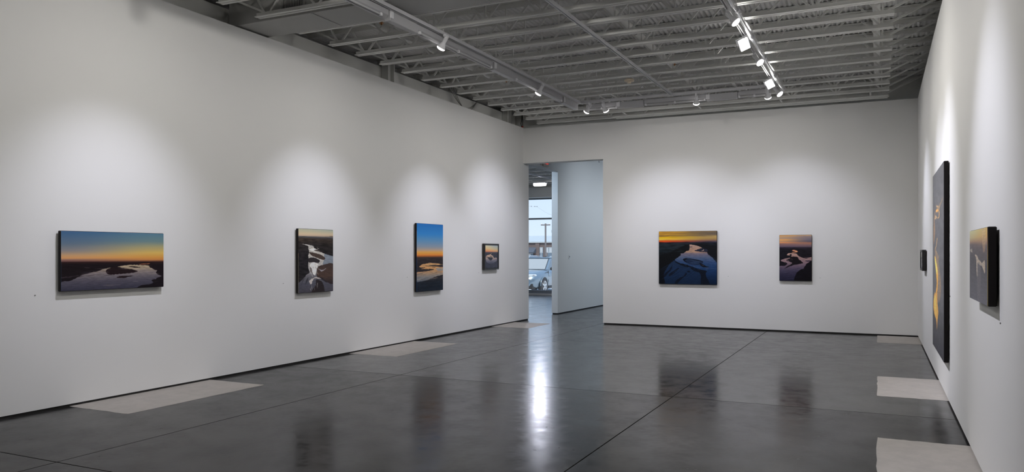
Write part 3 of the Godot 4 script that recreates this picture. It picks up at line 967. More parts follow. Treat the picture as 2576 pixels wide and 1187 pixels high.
	for k in 3:
		var o := thing("fire_sprinkler", hl[k], "sprinkler", hp[k], "brass sprinkler heads")
		build(B().tube([Vector3(px[[0, 0, 1][k]] - hp[k].x + 0.055 * signf(hp[k].x - px[[0, 0, 1][k]]), 0.0, 0), Vector3(0, 0.0, 0), Vector3(0, -0.03, 0)], 0.012, 8), "branch", M.steel, o)
		build(B().tube([Vector3(0, 0.0, 0), Vector3(0, DECK - 4.86 + 0.012, 0)], 0.005, 6), "hanger_rod", M.steel, o)
		build(B().lathe([[0.0, -0.085], [0.012, -0.08], [0.012, -0.05], [0.016, -0.04], [0.016, -0.025], [0.0, -0.02]], 10), "head_body", M.brass, o)
		build(B().lathe([[0.0, -0.062], [0.034, -0.060], [0.034, -0.057], [0.0, -0.055]], 12), "deflector", M.brass, o)
	# conduits under the last joists
	for k in 3:
		var o := thing("conduit", "thin white conduit under the joists, %s of three from end wall" % ["farthest", "middle", "nearest"][k], "conduit", Vector3(-2.56 + 0.015 * k, 4.587, -16.2 - k * 0.1), "conduits along the end wall")
		build(B().tube([Vector3(-2.72, 0, 0), Vector3(2.72 - 0.02 * k, 0, 0)], 0.018, 10), "conduit_pipe", M.steel, o)
		if k == 1:
			for sx in [-2.4, -0.8, 0.8, 2.4]:
				build(B().box(Vector3(sx, 0.026, 0.1), Vector3(0.03, 0.014, 0.72)), "support_bar", M.steel, o)
	# smoke detector on a bent conduit
	var sd := thing("smoke_detector", "beige round smoke detector hanging among joists", "detector", Vector3(-3.92, 4.6, -12.97))
	build(B().lathe([[0.0, -0.05], [0.03, -0.048], [0.035, -0.02], [0.08, -0.015], [0.085, 0.01], [0.06, 0.035], [0.0, 0.037]], 20), "detector_body", M.beige, sd)
	build(B().lathe([[0.045, 0.035], [0.045, 0.06], [0.0, 0.061]], 14), "mounting_box", M.steel, sd)
	build(B().tube([Vector3(0, 0.06, 0), Vector3(-0.03, 0.15, 0.02), Vector3(-0.12, 0.3, 0.1), Vector3(-0.13, 0.43, 0.12)], 0.012, 8), "bent_conduit", M.steel, sd)


# ---------------------------------------------------------------- light channels, tracks, lamps
func channel_run(o: Node3D, x: Callable, a: float, b: float) -> void:
	# upright reflector plate with a curled lip and its bare tube, from a to b along the run; x(u, y, s) places a point
	var f := B()
	var poly := []
	for p in [[0.0, 4.555], [0.0, 4.475], [0.012, 4.466], [0.045, 4.432], [0.062, 4.432], [0.07, 4.445], [0.07, 4.555]]:
		poly.append(Vector2(p[0], p[1]))
	var ux: Vector3 = x.call(1.0, 0.0, 0.0) - x.call(0.0, 0.0, 0.0)
	var ud: Vector3 = x.call(0.0, 0.0, b) - x.call(0.0, 0.0, a)
	f.prism(poly, x.call(0.0, 0.0, a), ux, Vector3.UP, ud)
	build(f, "reflector", M.channel, o)
	build(B().tube([x.call(0.006, 4.446, lerpf(a, b, 0.03)), x.call(0.006, 4.446, lerpf(a, b, 0.97))], 0.012, 10), "fluorescent_tube", M.tube, o)
	for s in [0.025, 0.5, 0.975]:
		build(B().box(x.call(0.008, 4.449, lerpf(a, b, s)), Vector3(0.034, 0.036, 0.034), 0.004), "lamp_socket", M.lamp_white, o)


func channel_box(o: Node3D, x: Callable, a: float, b: float) -> void:
	var f := B()
	var c: Vector3 = x.call(0.035, 4.482, (a + b) / 2)
	var ux: Vector3 = (x.call(1.0, 0.0, 0.0) - x.call(0.0, 0.0, 0.0)).abs()
	var uz: Vector3 = (x.call(0.0, 0.0, 1.0) - x.call(0.0, 0.0, 0.0)).abs()
	f.box(c, ux * 0.084 + uz * absf(b - a) + Vector3.UP * 0.124, 0.006)
	build(f, "ballast_box", M.channel, o)
	for s in [lerpf(a, b, 0.03), lerpf(a, b, 0.97)]:
		var p: Vector3 = x.call(0.035, 4.54, s)
		var reach := (CH if p.z < -8.25 or p.z > -7.6 else 4.598) if ux.x > 0.5 else CH - 0.012
		build(B().tube([p, Vector3(p.x, reach, p.z)], 0.006, 6), "hanger_rod", M.steel, o)
		if ux.z > 0.5:
			strut(o, p.x)
	var t: Vector3 = x.call(-0.014, 4.495, lerpf(a, b, 0.04))
	build(B().box(t, ux * 0.012 + uz * 0.07 + Vector3.UP * 0.09, 0.004), "bracket", M.lamp_white, o)


var strut_at := []


func strut(_o: Node3D, x: float) -> void:      # flat bar under two joists, carrying what hangs between them
	strut_at.append(x)


func track(label: String, a: Vector3, b: Vector3, up := CH) -> void:
	var o := thing("lighting_track", label, "track", (a + b) / 2.0, "ceiling lighting tracks")
	var d := (b - a)
	var u := d.normalized()
	var s := u.cross(Vector3.UP)
	var h := d / 2.0
	build(B().bar(-h + Vector3(0, 0.028, 0), h + Vector3(0, 0.028, 0), 0.038, 0.012), "track_top", M.track, o)
	for k in [-1.0, 1.0]:
		build(B().bar(-h + s * 0.0145 * k + Vector3(0, 0.006, 0), h + s * 0.0145 * k + Vector3(0, 0.006, 0), 0.009, 0.034), "track_side", M.track, o)
	build(B().bar(-h + Vector3(0, 0.018, 0), h + Vector3(0, 0.018, 0), 0.02, 0.008), "track_slot", M.slot, o)
	var len := d.length()
	var k := 0.45
	while k < len:
		var p := a + u * k
		var top := (up if p.z < -8.25 or p.z > -7.6 else 4.598) if absf(u.x) < 0.5 else CH - 0.012
		build(B().tube([p - (a + b) / 2.0 + Vector3(0, 0.03, 0), p - (a + b) / 2.0 + Vector3(0, top - p.y, 0)], 0.004, 6), "hanger_rod", M.steel, o)
		if absf(u.x) > 0.5:
			strut(o, p.x)
		k += 1.254


const TY := 4.55
const SPILL := 0.225


func make_lights() -> void:
	track("long white lighting track beside the light channel of long wall", Vector3(-5.305, TY, 1.5), Vector3(-5.305, TY, -14.21))
	track("bare white lighting track down the middle of the ceiling", Vector3(-3.487, TY, 1.5), Vector3(-3.487, TY, -14.21))
	track("white lighting track carrying the square floodlights", Vector3(-1.648, TY, 1.5), Vector3(-1.648, TY, -14.21))
	track("short white lighting track across the end of the loop", Vector3(-5.28, TY, -14.25), Vector3(-1.6, TY, -14.25))
	# channel along the long wall
	var px := func(u: float, y: float, s: float) -> Vector3: return Vector3(-5.35 - u, y, s)
	var units := [[0.0, -2.0, -7.76, "white strip light channel passing under the air duct"], [-7.79, -8.42, -10.56, "white strip light channel past the air duct carrying a lit spot"], [-10.59, -11.36, -13.44, "white strip light channel in the middle of the long run"], [-13.47, -14.24, 0.0, "white ballast box at the corner of the track loop"]]
	for q in units:
		var o := thing("strip_light", q[3], "light fixture", Vector3.ZERO, "unlit strip light channels")
		if q[0] < 0.0:
			channel_box(o, px, q[0], q[1])
		if q[2] < 0.0:
			channel_run(o, px, q[1] - 0.005, q[2])
	# channel across the end
	var pz := func(u: float, y: float, s: float) -> Vector3: return Vector3(s, y, -14.43 - u)
	for q in [[-4.6, -4.08, -5.24, "white strip light channel at the corner with two lit spots"], [-2.88, -2.33, -4.06, "white strip light channel crossing the bare centre track"], [0.0, 0.0, -2.31, "white strip light channel ending beside the square floodlights"]]:
		var o := thing("strip_light", q[3], "light fixture", Vector3.ZERO, "unlit strip light channels")
		if q[0] < 0.0:
			channel_box(o, pz, q[0], q[1])
			channel_run(o, pz, q[2], q[0] - 0.005)
		else:
			channel_run(o, pz, q[2], -1.75)
			for x in [-2.2, -1.95]:
				build(B().tube([Vector3(x, 4.55, -14.465), Vector3(x, CH - 0.012, -14.465)], 0.006, 6), "hanger_rod", M.steel, o)
				strut(o, x)
	strut_at.sort()
	for k in strut_at.size():
		var sb := build(B().box(Vector3(strut_at[k], CH - 0.006, -14.32), Vector3(0.03, 0.012, 0.72), 0.002), "support_bar", M.steel)
		tag(sb, "short flat bar under two joists, %s along the end strip lights" % ORD[k], "bar", "bars carrying the end strip lights")
	# row of sleeved tubes beside the flood track
	var ends := [-6.85, -8.1, -9.36, -10.62, -11.85, -13.1, -14.3]
	for k in 6:
		var o := thing("sleeved_tube", "glossy clear-sleeved fluorescent tube, %s in its row from end wall" % ORD[5 - k], "tube", Vector3(-1.525, 4.48, ends[k]), "sleeved tubes beside the flood track")
		var L: float = ends[k] - ends[k + 1]
		build(B().tube([Vector3(0, 0, -0.03), Vector3(0, 0, -L + 0.03)], 0.036, 16), "sleeve", M.sleeve, o)
		build(B().tube([Vector3(0, 0, -0.02), Vector3(0, 0, -L + 0.02)], 0.015, 12), "fluorescent_tube", M.tube, o)
		for s in [-0.016, -L + 0.016]:
			build(B().tube([Vector3(0, 0, s - 0.014), Vector3(0, 0, s + 0.014)], 0.039, 16), "end_cap", M.track, o)
			build(B().tube([Vector3(0, 0.03, s), Vector3(0, CH - 4.48, s)], 0.004, 6), "hanger_rod", M.steel, o)

	var y := 4.487
	# spots along the long wall
	spot("lit track spotlight aimed at the wide dusk panorama", Vector3(-5.255, y, -5.6), Vector3(XL, 1.1, -5.75), E_WALL, A_WALL)
	spot("lit track spotlight on long track nearest the air duct", Vector3(-5.255, y, -8.97), Vector3(XL, 1.1, -9.15), E_WALL, A_WALL)
	spot("lit track spotlight on long track between two strip lights", Vector3(-5.255, y, -12.26), Vector3(XL, 1.1, -12.35), E_WALL, A_WALL)
	spot("lit track spotlight at the inner corner of the loop", Vector3(-5.1, y, -14.25), Vector3(XL, 1.1, -15.2), E_WALL * 1.1, 40.0)
	# spots toward the end wall
	spot("lit track spotlight just past the loop corner", Vector3(-4.83, y, -14.25), Vector3(-3.85, 1.2, ZB), E_BACK, A_BACK)
	spot("lit track spotlight hanging upright near the centre track", Vector3(-3.03, y, -14.25), Vector3(-3.6, 1.2, ZB), E_BACK * 0.55, A_BACK)
	spot("lit track spotlight facing end wall under the floodlights", Vector3(-1.79, y, -14.25), Vector3(-1.53, 1.2, ZB), E_BACK, A_BACK)
	# spots toward the opposite wall
	spot("lit track spotlight at the far end of flood track", Vector3(-1.648, y, -14.16), Vector3(XR, 1.6, -13.6), E_SIDE, A_SIDE)
	spot("lit track spotlight between the two square floodlights", Vector3(-1.648, y, -11.73), Vector3(XR, 1.5, -10.6), E_SIDE, A_SIDE)
	spot("lit track spotlight nearest the camera on flood track", Vector3(-1.648, y, -9.52), Vector3(XR, 1.8, -9.6), E_SIDE, A_SIDE)
	spot("lit track spotlight aimed at the pale landscape canvas", Vector3(-1.648, y, -6.3), Vector3(XR, 1.5, -6.1), E_SIDE, A_SIDE)
	flood("lit square track floodlight, larger and nearer of two", Vector3(-1.648, 4.43, -10.78), Vector3(XR, 1.2, -6.5), E_FLOOD, 72.0, FLOOD_COLOR, 0.14, 0.17, -0.5)
	flood("lit square track floodlight at the end of flood track", Vector3(-1.648, 4.43, -13.5), Vector3(XR - 1.5, 1.0, -7.5), E_FLOOD, 72.0, FLOOD_COLOR, 0.13, 0.15, -0.45)
	# unseen floodlights out of view on the same tracks, placed to light the walls
	flood("unseen square floodlight out of view, placed to light near part of long wall", Vector3(-3.487, 4.43, -2.0), Vector3(XL, 2.3, -4.6), E_FILL, 70.0)
	flood("unseen square floodlight out of view, placed to light long wall from centre track", Vector3(-3.487, 4.43, -5.2), Vector3(XL, 2.2, -7.6), E_FILL, 70.0)
	flood("unseen square floodlight out of view, placed to light the end wall", Vector3(-3.487, 4.43, -7.1), Vector3(-3.1, 1.7, ZB), E_FAR, 25.0)
	flood("unseen square floodlight out of view, placed to light far half of long wall", Vector3(-3.487, 4.43, -6.5), Vector3(XL, 1.8, -12.5), E_FAR * 0.3, 34.0)
	flood("unseen square floodlight out of view, placed to light the opposite wall", Vector3(-3.487, 4.43, -3.6), Vector3(XR, 2.2, -8.0), E_FILL * 0.9, 60.0)


const E_WALL := 5.5
const A_WALL := 32.0
const E_BACK := 3.9
const A_BACK := 40.0
const E_SIDE := 6.6
const A_SIDE := 30.0
const E_FLOOD := 2.6
const E_FILL := 3.1
const E_FAR := 7.0


func make_paintings() -> void:
	var q := PI / 2
	painting("wide dusk panorama of river under blue and gold sky", Vector3(XL, 1.52, -5.765), q, 1.26, 0.625, 0.045, picture_dusk_panorama(), 0.02)
	painting("tall canvas of silver river bends under thin pale sky", Vector3(XL, 1.49, -9.11), q, 0.79, 0.94, 0.045, picture_silver_bends(), 0.015)
	painting("tall canvas fading from deep blue sky to orange dusk", Vector3(XL, 1.523, -12.34), q, 0.94, 1.253, 0.045, picture_blue_to_orange(), 0.015)
	painting("small black-framed river view beside the doorway", Vector3(XL, 1.528, -14.87), q, 0.68, 0.56, 0.06, picture_small_loop(), 0.01, true)
	painting("square canvas of deep blue river under fiery yellow sky", Vector3(-3.72, 1.505, ZB), 0.0, 1.25, 1.145, 0.04, picture_blue_river(), 0.012)
	painting("tall canvas of violet braided river on end wall", Vector3(-1.53, 1.507, ZB), 0.0, 0.62, 0.935, 0.04, picture_violet_braids(), 0.012)
	painting("small black-framed grey picture near the room corner", Vector3(XR, 1.49, -13.95), -q, 0.68, 0.33, 0.055, picture_grey_plain(), 0.01, true)
	painting("very tall canvas with grey painted-in sheen and a golden river thread", Vector3(XR, 1.51, -10.27), -q, 1.85, 2.14, 0.045, picture_gold_thread(), 0.008)
	painting("pale landscape canvas with sun glare and dark edge", Vector3(XR, 1.517, -6.14), -q, 1.04, 0.5, 0.05, picture_pale_glare(), 0.012)


# ---------------------------------------------------------------- front room and its street window
func make_front_room() -> void:
	var t := 0.2
	# outer walls of the two rooms behind
	struct(B().box(Vector3(-12.45, 2.6, -17.06), Vector3(8.9, 5.2, 0.2)), "wall_room_near", M.wall, "white wall of the front room")
	struct(B().box(Vector3(-16.9, 2.6, -22.2), Vector3(0.2, 5.2, 10.4)), "wall_room_side", M.wall, "side wall of the front room")
	struct(B().box(Vector3(-7.9, 4.62, ZW), Vector3(18.2, 1.75, 0.2)).box(Vector3(-7.9, 0.03, ZW), Vector3(18.2, 0.06, 0.2)), "wall_street", M.outer, "grey bulkhead above the street windows")
	struct(B().box(Vector3(-14.0, 3.9, ZW + 0.35), Vector3(5.9, 0.36, 0.5)).box(Vector3(-4.0, 3.9, ZW + 0.35), Vector3(7.5, 0.36, 0.5)), "trim_1", M.outer, "grey soffit box over the window")
	# window frames
	var k := 0
	for q in [[-16.8, -10.3], [-10.3, -7.75], [-7.55, -3.2], [-3.2, 1.05]]:
		k += 1
		var o := Node3D.new()
		o.name = "window_%d" % k
		add_child(o)
		o.set_meta("kind", "structure")
		var xa: float = q[0]
		var xb: float = q[1]
		var c := (xa + xb) / 2
		for y in [0.12, 2.93, 3.7]:
			build(B().box(Vector3(c, y, ZW + 0.02), Vector3(xb - xa, 0.06 if y > 1.0 else 0.13, 0.12), 0.004), "window_rail", M.alu, o)
		for x in [xa + 0.03, xb - 0.03]:
			build(B().box(Vector3(x, 1.9, ZW + 0.02), Vector3(0.06, 3.66, 0.12), 0.004), "window_stile", M.alu, o)
		build(B().box(Vector3(c, 1.55, ZW + 0.01), Vector3(xb - xa - 0.12, 2.72, 0.008)), "window_pane", M.glass, o)
		build(B().box(Vector3(c, 3.32, ZW + 0.01), Vector3(xb - xa - 0.12, 0.72, 0.008)), "window_pane", M.glass, o)
	struct(B().box(Vector3(-7.715, 2.3, (-25.6 + ZW) / 2), Vector3(0.17, 4.56, 1.7)), "wall_pier", M.wall, "white pier between the street windows")
	# joists of the front room
	for i in 11:
		var z := -17.9 - i * 0.9
		var o := thing("front_room_joist", "white joist over the front room, %s in from street window" % ORD[10 - i], "joist", Vector3(-12.3, 4.2, z), "joists over the front room")
		build(B().box(Vector3(0, 0.03, 0), Vector3(9.0, 0.06, 0.09)), "bottom_chord", M.steel, o)
		build(B().box(Vector3(0, 0.8, 0), Vector3(9.0, 0.08, 0.1)), "top_chord", M.steel, o)
		var b := 0
		for x in 11:
			var c := -4.3 + x * 0.84
			build(B().bar(Vector3(c, 0.06, 0), Vector3(c + 0.38, 0.78, 0), 0.025, 0.03), "web_bar", M.steel, o)
			build(B().bar(Vector3(c + 0.46, 0.78, 0), Vector3(c + 0.8, 0.06, 0), 0.025, 0.03), "web_bar", M.steel, o)
	track("white lighting track seen through the doorway in front room", Vector3(-9.95, 4.1, -17.3), Vector3(-9.95, 4.1, -26.4), 4.2)
	# lamp over there
	var head := Vector3(-10.85, 4.05, -25.1)
	var o2 := thing("ceiling_floodlight", "bright wide floodlight seen through the doorway", "floodlight", head)
	build(B().box(Vector3(0, 0.05, 0), Vector3(0.5, 0.06, 0.2), 0.02), "housing", M.lamp_white, o2)
	for s in [-0.2, 0.2]:
		build(B().tube([Vector3(s, 0.07, 0), Vector3(s, 0.2, 0)], 0.008, 6), "hanger_rod", M.steel, o2)
	build(B().box(Vector3(0, -0.02, 0.03), Vector3(0.46, 0.09, 0.16), 0.03), "lens", M.far_lens, o2)
	var l := SpotLight3D.new()
	l.name = "beam"
	o2.add_child(l)
	l.transform = Transform3D(Basis.looking_at(Vector3(0.2, -1, 0.5), Vector3.UP), Vector3(0, -0.09, 0.05))
	l.light_energy = 14.0
	l.light_color = SPOT_COLOR
	l.spot_angle = 70.0
	l.spot_angle_attenuation = 1.0
	l.light_size = 0.1
	l.spot_range = 40.0
	l.spot_attenuation = 2.0
	l.shadow_enabled = true
	# added unseen lamps beyond the end wall, strengthening the daylight on its wall
	track("added unseen lighting track in the room beyond the end wall", Vector3(-4.6, 4.3, -18.0), Vector3(-4.6, 4.3, -26.0), 5.17)
	flood("added unseen floodlight in the room beyond, near the doorway", Vector3(-4.6, 4.19, -20.0), Vector3(XL, 1.6, -21.0), 4.2, 60.0, Color(0.90, 0.95, 1.0))
	flood("added unseen floodlight in the room beyond, near the street window", Vector3(-4.6, 4.19, -23.5), Vector3(XL, 1.6, -23.0), 4.2, 60.0, Color(0.90, 0.95, 1.0))
	flood("added unseen floodlight brightening the wall end at the passage", Vector3(-9.95, 3.99, -17.5), Vector3(-7.72, 1.9, -18.82), 9.0, 50.0, Color(0.80, 0.90, 1.0))  # added out of view, blue-white, to brighten the wall end
	# exit sign on the wall over the passage
	var ex := thing("exit_sign", "exit sign with red letters high beyond the doorway", "sign", Vector3(XL, 3.90, -17.92))
	ex.rotation.y = PI / 2
	build(B().box(Vector3(0, 0, 0.03), Vector3(0.34, 0.22, 0.05), 0.006), "sign_box", M.beige_pale, ex)
	var tm := TextMesh.new()
	tm.text = "EXIT"
	var f := SystemFont.new()
	f.font_names = PackedStringArray(["Droid Sans"])
	f.font_weight = 700
	tm.font = f
	tm.font_size = 64
	tm.pixel_size = 0.0022
	tm.depth = 0.006
	var red := glow(Color(1, 0.12, 0.08), 0.9)
	red.albedo_color = lin(0.7, 0.04, 0.03)
	var tx := put(tm, "lettering", red, ex)
	tx.position = Vector3(0, 0, 0.056)
	var lh := build(B().lathe([[0.0, -0.03], [0.045, -0.03], [0.05, 0.03], [0.0, 0.035]], 12, Transform3D(Basis(Vector3.RIGHT, PI / 2), Vector3(0.24, 0.02, 0.05))), "emergency_lamp", M.lamp_white, ex)
	var cp := build(B().tube([Vector3(XL + 0.02, 3.8, -17.66), Vector3(XL + 0.02, 4.56, -17.66)], 0.02, 8), "wall_conduit", M.steel)
	tag(cp, "vertical conduit beside the exit sign", "conduit")
	# light switch in the passage
	var sw := thing("light_switch", "white light switch on the wall beyond the doorway", "switch", Vector3(XL, 1.5, -19.65))
	sw.rotation.y = PI / 2
	build(B().box(Vector3(0, 0, 0.004), Vector3(0.075, 0.12, 0.008), 0.002), "switch_plate", M.lamp_white, sw)
	build(B().box(Vector3(0, 0.005, 0.012), Vector3(0.018, 0.035, 0.014), 0.002), "toggle", M.grey_cable, sw)


# ---------------------------------------------------------------- street
func car(label: String, pos: Vector3, yaw: float, paint: Material) -> void:
	var o := thing("parked_car", label, "car", pos, "cars parked outside the window")
	o.rotation.y = yaw
	# [z, bottom, top, half width low, mid, top]
	var st := [[-2.24, 0.42, 0.9, 0.55, 0.66, 0.55], [-2.15, 0.3, 1.04, 0.74, 0.82, 0.7], [-1.9, 0.24, 1.08, 0.82, 0.88, 0.78], [-1.0, 0.22, 1.08, 0.84, 0.89, 0.82], [0.0, 0.22, 1.07, 0.84, 0.89, 0.82], [0.85, 0.22, 1.06, 0.84, 0.89, 0.81], [1.2, 0.22, 1.03, 0.84, 0.89, 0.78], [1.6, 0.22, 0.99, 0.83, 0.88, 0.74], [1.95, 0.22, 0.92, 0.78, 0.84, 0.66], [2.12, 0.24, 0.84, 0.66, 0.74, 0.56], [2.22, 0.28, 0.72, 0.5, 0.6, 0.46]]
	var b := B()
	var rings := []
	for s in st:
		var ym: float = lerpf(s[1], s[2], 0.55)
		var half := [Vector2(0, s[1]), Vector2(s[3] * 0.8, s[1]), Vector2(s[3], s[1] + 0.1), Vector2(s[4], ym), Vector2(s[4] * 0.985, lerpf(ym, s[2], 0.6)), Vector2(s[5], s[2] - 0.02), Vector2(s[5] * 0.8, s[2] + 0.012), Vector2(0, s[2] + 0.03)]
		var ring := []
		for p in half:
			ring.append(Vector3(p.x, p.y, s[0]))
		for i in range(half.size() - 2, 0, -1):
			ring.append(Vector3(-half[i].x, half[i].y, s[0]))
		rings.append(ring)
	var m: int = rings[0].size()
	var nr := []
	for i in rings.size():
		var row := []
		for k in m:
			var du: Vector3 = rings[mini(i + 1, rings.size() - 1)][k] - rings[maxi(i - 1, 0)][k]
			var dv: Vector3 = rings[i][(k + 1) % m] - rings[i][(k + m - 1) % m]
			row.append(dv.cross(du).normalized())
		nr.append(row)
	for i in rings.size() - 1:
		for k in m:
			var l := (k + 1) % m
			b.smooth_quad([rings[i][k], rings[i][l], rings[i + 1][l], rings[i + 1][k]], [nr[i][k], nr[i][l], nr[i + 1][l], nr[i + 1][k]])
	for k in m - 2:
		b.tri(rings[-1][0], rings[-1][k + 1], rings[-1][k + 2])
		b.tri(rings[0][0], rings[0][k + 2], rings[0][k + 1])
	build(b, "body", paint, o)
	# cabin
	var base := [Vector3(0.80, 1.06, 0.92), Vector3(0.80, 1.07, -2.05)]
	var roofp := [Vector3(0.60, 1.60, 0.02), Vector3(0.58, 1.60, -1.75)]
	var cab := B()
	var mir := func(v3: Vector3) -> Vector3: return Vector3(-v3.x, v3.y, v3.z)
	var f0: Vector3 = base[0]
	var r0: Vector3 = base[1]
	var f1: Vector3 = roofp[0]
	var r1: Vector3 = roofp[1]
	cab.quad(mir.call(f0), f0, f1, mir.call(f1))
	cab.quad(f0, r0, r1, f1)
	cab.quad(r0, mir.call(r0), mir.call(r1), r1)
	cab.quad(mir.call(r0), mir.call(f0), mir.call(f1), mir.call(r1))
	build(cab, "cabin", paint, o)
	build(B().box(Vector3(0, 1.625, -0.86), Vector3(1.2, 0.06, 1.82), 0.028), "roof_panel", paint, o)
	for s in [-1.0, 1.0]:
		build(B().tube([Vector3(s * 0.56, 1.64, 0.0), Vector3(s * 0.56, 1.70, -0.15), Vector3(s * 0.56, 1.70, -1.55), Vector3(s * 0.56, 1.64, -1.7)], 0.018, 8), "roof_rail", M.rail, o)
	# glazing
	var lift := func(a: Vector3, c: Vector3, d: Vector3, e: Vector3, inset: float) -> MB:
		var g := B()
		var cen := (a + c + d + e) / 4.0
		var nn := (c - a).cross(d - a).normalized() * 0.008
		var qs := []
		for p in [a, c, d, e]:
			qs.append(cen + (p - cen) * (1.0 - inset) + nn)
		g.quad(qs[0], qs[1], qs[2], qs[3])
		for i in 4:
			var p1: Vector3 = qs[i]
			var p2: Vector3 = qs[(i + 1) % 4]
			g.quad(p2, p1, p1 - nn * 1.4, p2 - nn * 1.4)
		return g
	build(lift.call(mir.call(f0), f0, f1, mir.call(f1), 0.07), "windscreen_seal", M.black, o)
	build(lift.call(mir.call(f0) + Vector3(0, 0.004, 0.004), f0 + Vector3(0, 0.004, 0.004), f1 + Vector3(0, 0.004, 0.004), mir.call(f1) + Vector3(0, 0.004, 0.004), 0.11), "windscreen", M.car_glass, o)
	build(lift.call(r0, mir.call(r0), mir.call(r1), r1, 0.15), "rear_window", M.car_dark_glass, o)
	for s in [1.0, -1.0]:
		for w in [[0.06, 0.48], [0.52, 0.92]]:
			var a := f0.lerp(r0, w[0])
			var c := f0.lerp(r0, w[1])
			var d := f1.lerp(r1, w[1])
			var e := f1.lerp(r1, w[0])
			if s > 0:
				build(lift.call(a, c, d, e, 0.12), "side_window", M.car_dark_glass, o)
			else:
				build(lift.call(mir.call(c), mir.call(a), mir.call(e), mir.call(d), 0.12), "side_window", M.car_dark_glass, o)
		build(B().box(Vector3(s * 0.98, 1.12, 0.62), Vector3(0.2, 0.15, 0.11), 0.04), "wing_mirror", M.black, o)
		build(B().box(Vector3(s * 0.895, 0.78, 0.25), Vector3(0.012, 0.03, 1.05), 0.005), "door_moulding", paint, o)
		build(B().box(Vector3(s * 0.872, 0.62, 0.83), Vector3(0.03, 0.8, 0.008)), "door_seam", M.black, o)
		build(B().box(Vector3(s * 0.83, 0.24, 0.0), Vector3(0.1, 0.1, 1.7), 0.02), "sill", M.black, o)
		# headlamp wrapping the front corner
		var hb := Basis(Vector3.UP, s * 0.62)
		build(B().box(Vector3(s * 0.60, 0.80, 2.02), Vector3(0.42, 0.17, 0.16), 0.05, hb), "headlamp", M.headlamp, o)
		build(B().lathe([[0.0, -0.02], [0.06, -0.02], [0.065, 0.02], [0.0, 0.02]], 14, Transform3D(hb * Basis(Vector3.RIGHT, PI / 2), Vector3(s * 0.60, 0.80, 2.02) + hb * Vector3(0.04, 0.0, 0.075))), "lamp_reflector", M.rail, o)
		build(B().lathe([[0.0, -0.02], [0.06, -0.02], [0.065, 0.02], [0.0, 0.02]], 14, Transform3D(hb * Basis(Vector3.RIGHT, PI / 2), Vector3(s * 0.56, 0.46, 2.13))), "fog_lamp", M.rail, o)
		for z in [1.33, -1.3]:
			var side := Transform3D(Basis(Vector3.FORWARD, s * PI / 2), Vector3(s * 0.80, 0.34, z))
			var arch := B()
			arch.lathe([[0.0, 0.06], [0.405, 0.06], [0.405, 0.098], [0.0, 0.098]], 28, side)
			build(arch, "wheel_arch", M.black, o)
			var lip := []
			for k in 15:
				var an := PI * k / 14.0
				lip.append(Vector3(s * 0.895, 0.34 + 0.42 * sin(an), z + 0.42 * cos(an)))
			build(B().tube(lip, 0.026, 8), "arch_lip", paint, o)
			var wh := build(B().lathe([[0.2, -0.1], [0.31, -0.1], [0.335, -0.06], [0.335, 0.08], [0.31, 0.115], [0.235, 0.115], [0.235, 0.08]], 28, side), "tyre", M.tyre, o)
			build(B().lathe([[0.0, 0.06], [0.235, 0.06], [0.235, 0.075], [0.0, 0.075]], 24, side), "brake_disc", M.black, wh)
			var rim := B()
			rim.lathe([[0.205, 0.09], [0.237, 0.118], [0.243, 0.1]], 24, side)
			rim.lathe([[0.05, 0.08], [0.05, 0.122], [0.0, 0.126]], 14, side)
			for k in 5:
				var an := TAU * k / 5.0
				var dir := Vector3(0, cos(an), sin(an))
				var cw := Vector3(s * 0.91, 0.34, z)
				rim.bar(cw + dir * 0.03, cw + dir * 0.222, 0.062, 0.03, Vector3(s, 0, 0))
			build(rim, "alloy_rim", M.rail, wh)
	build(B().box(Vector3(0, 0.74, 2.2), Vector3(0.7, 0.15, 0.08), 0.02), "grille", M.black, o)
	build(B().box(Vector3(0, 0.755, 2.235), Vector3(0.66, 0.02, 0.03), 0.004), "grille_bar", M.rail, o)
	build(B().box(Vector3(0, 0.36, 2.08), Vector3(1.36, 0.26, 0.22), 0.05), "lower_intake", M.black, o)
	build(B().box(Vector3(0, 0.25, 2.02), Vector3(1.46, 0.1, 0.3), 0.04), "front_skirt", M.black, o)
	build(B().box(Vector3(0, 0.50, 2.24), Vector3(0.32, 0.15, 0.02), 0.003), "number_plate", M.lamp_white, o)


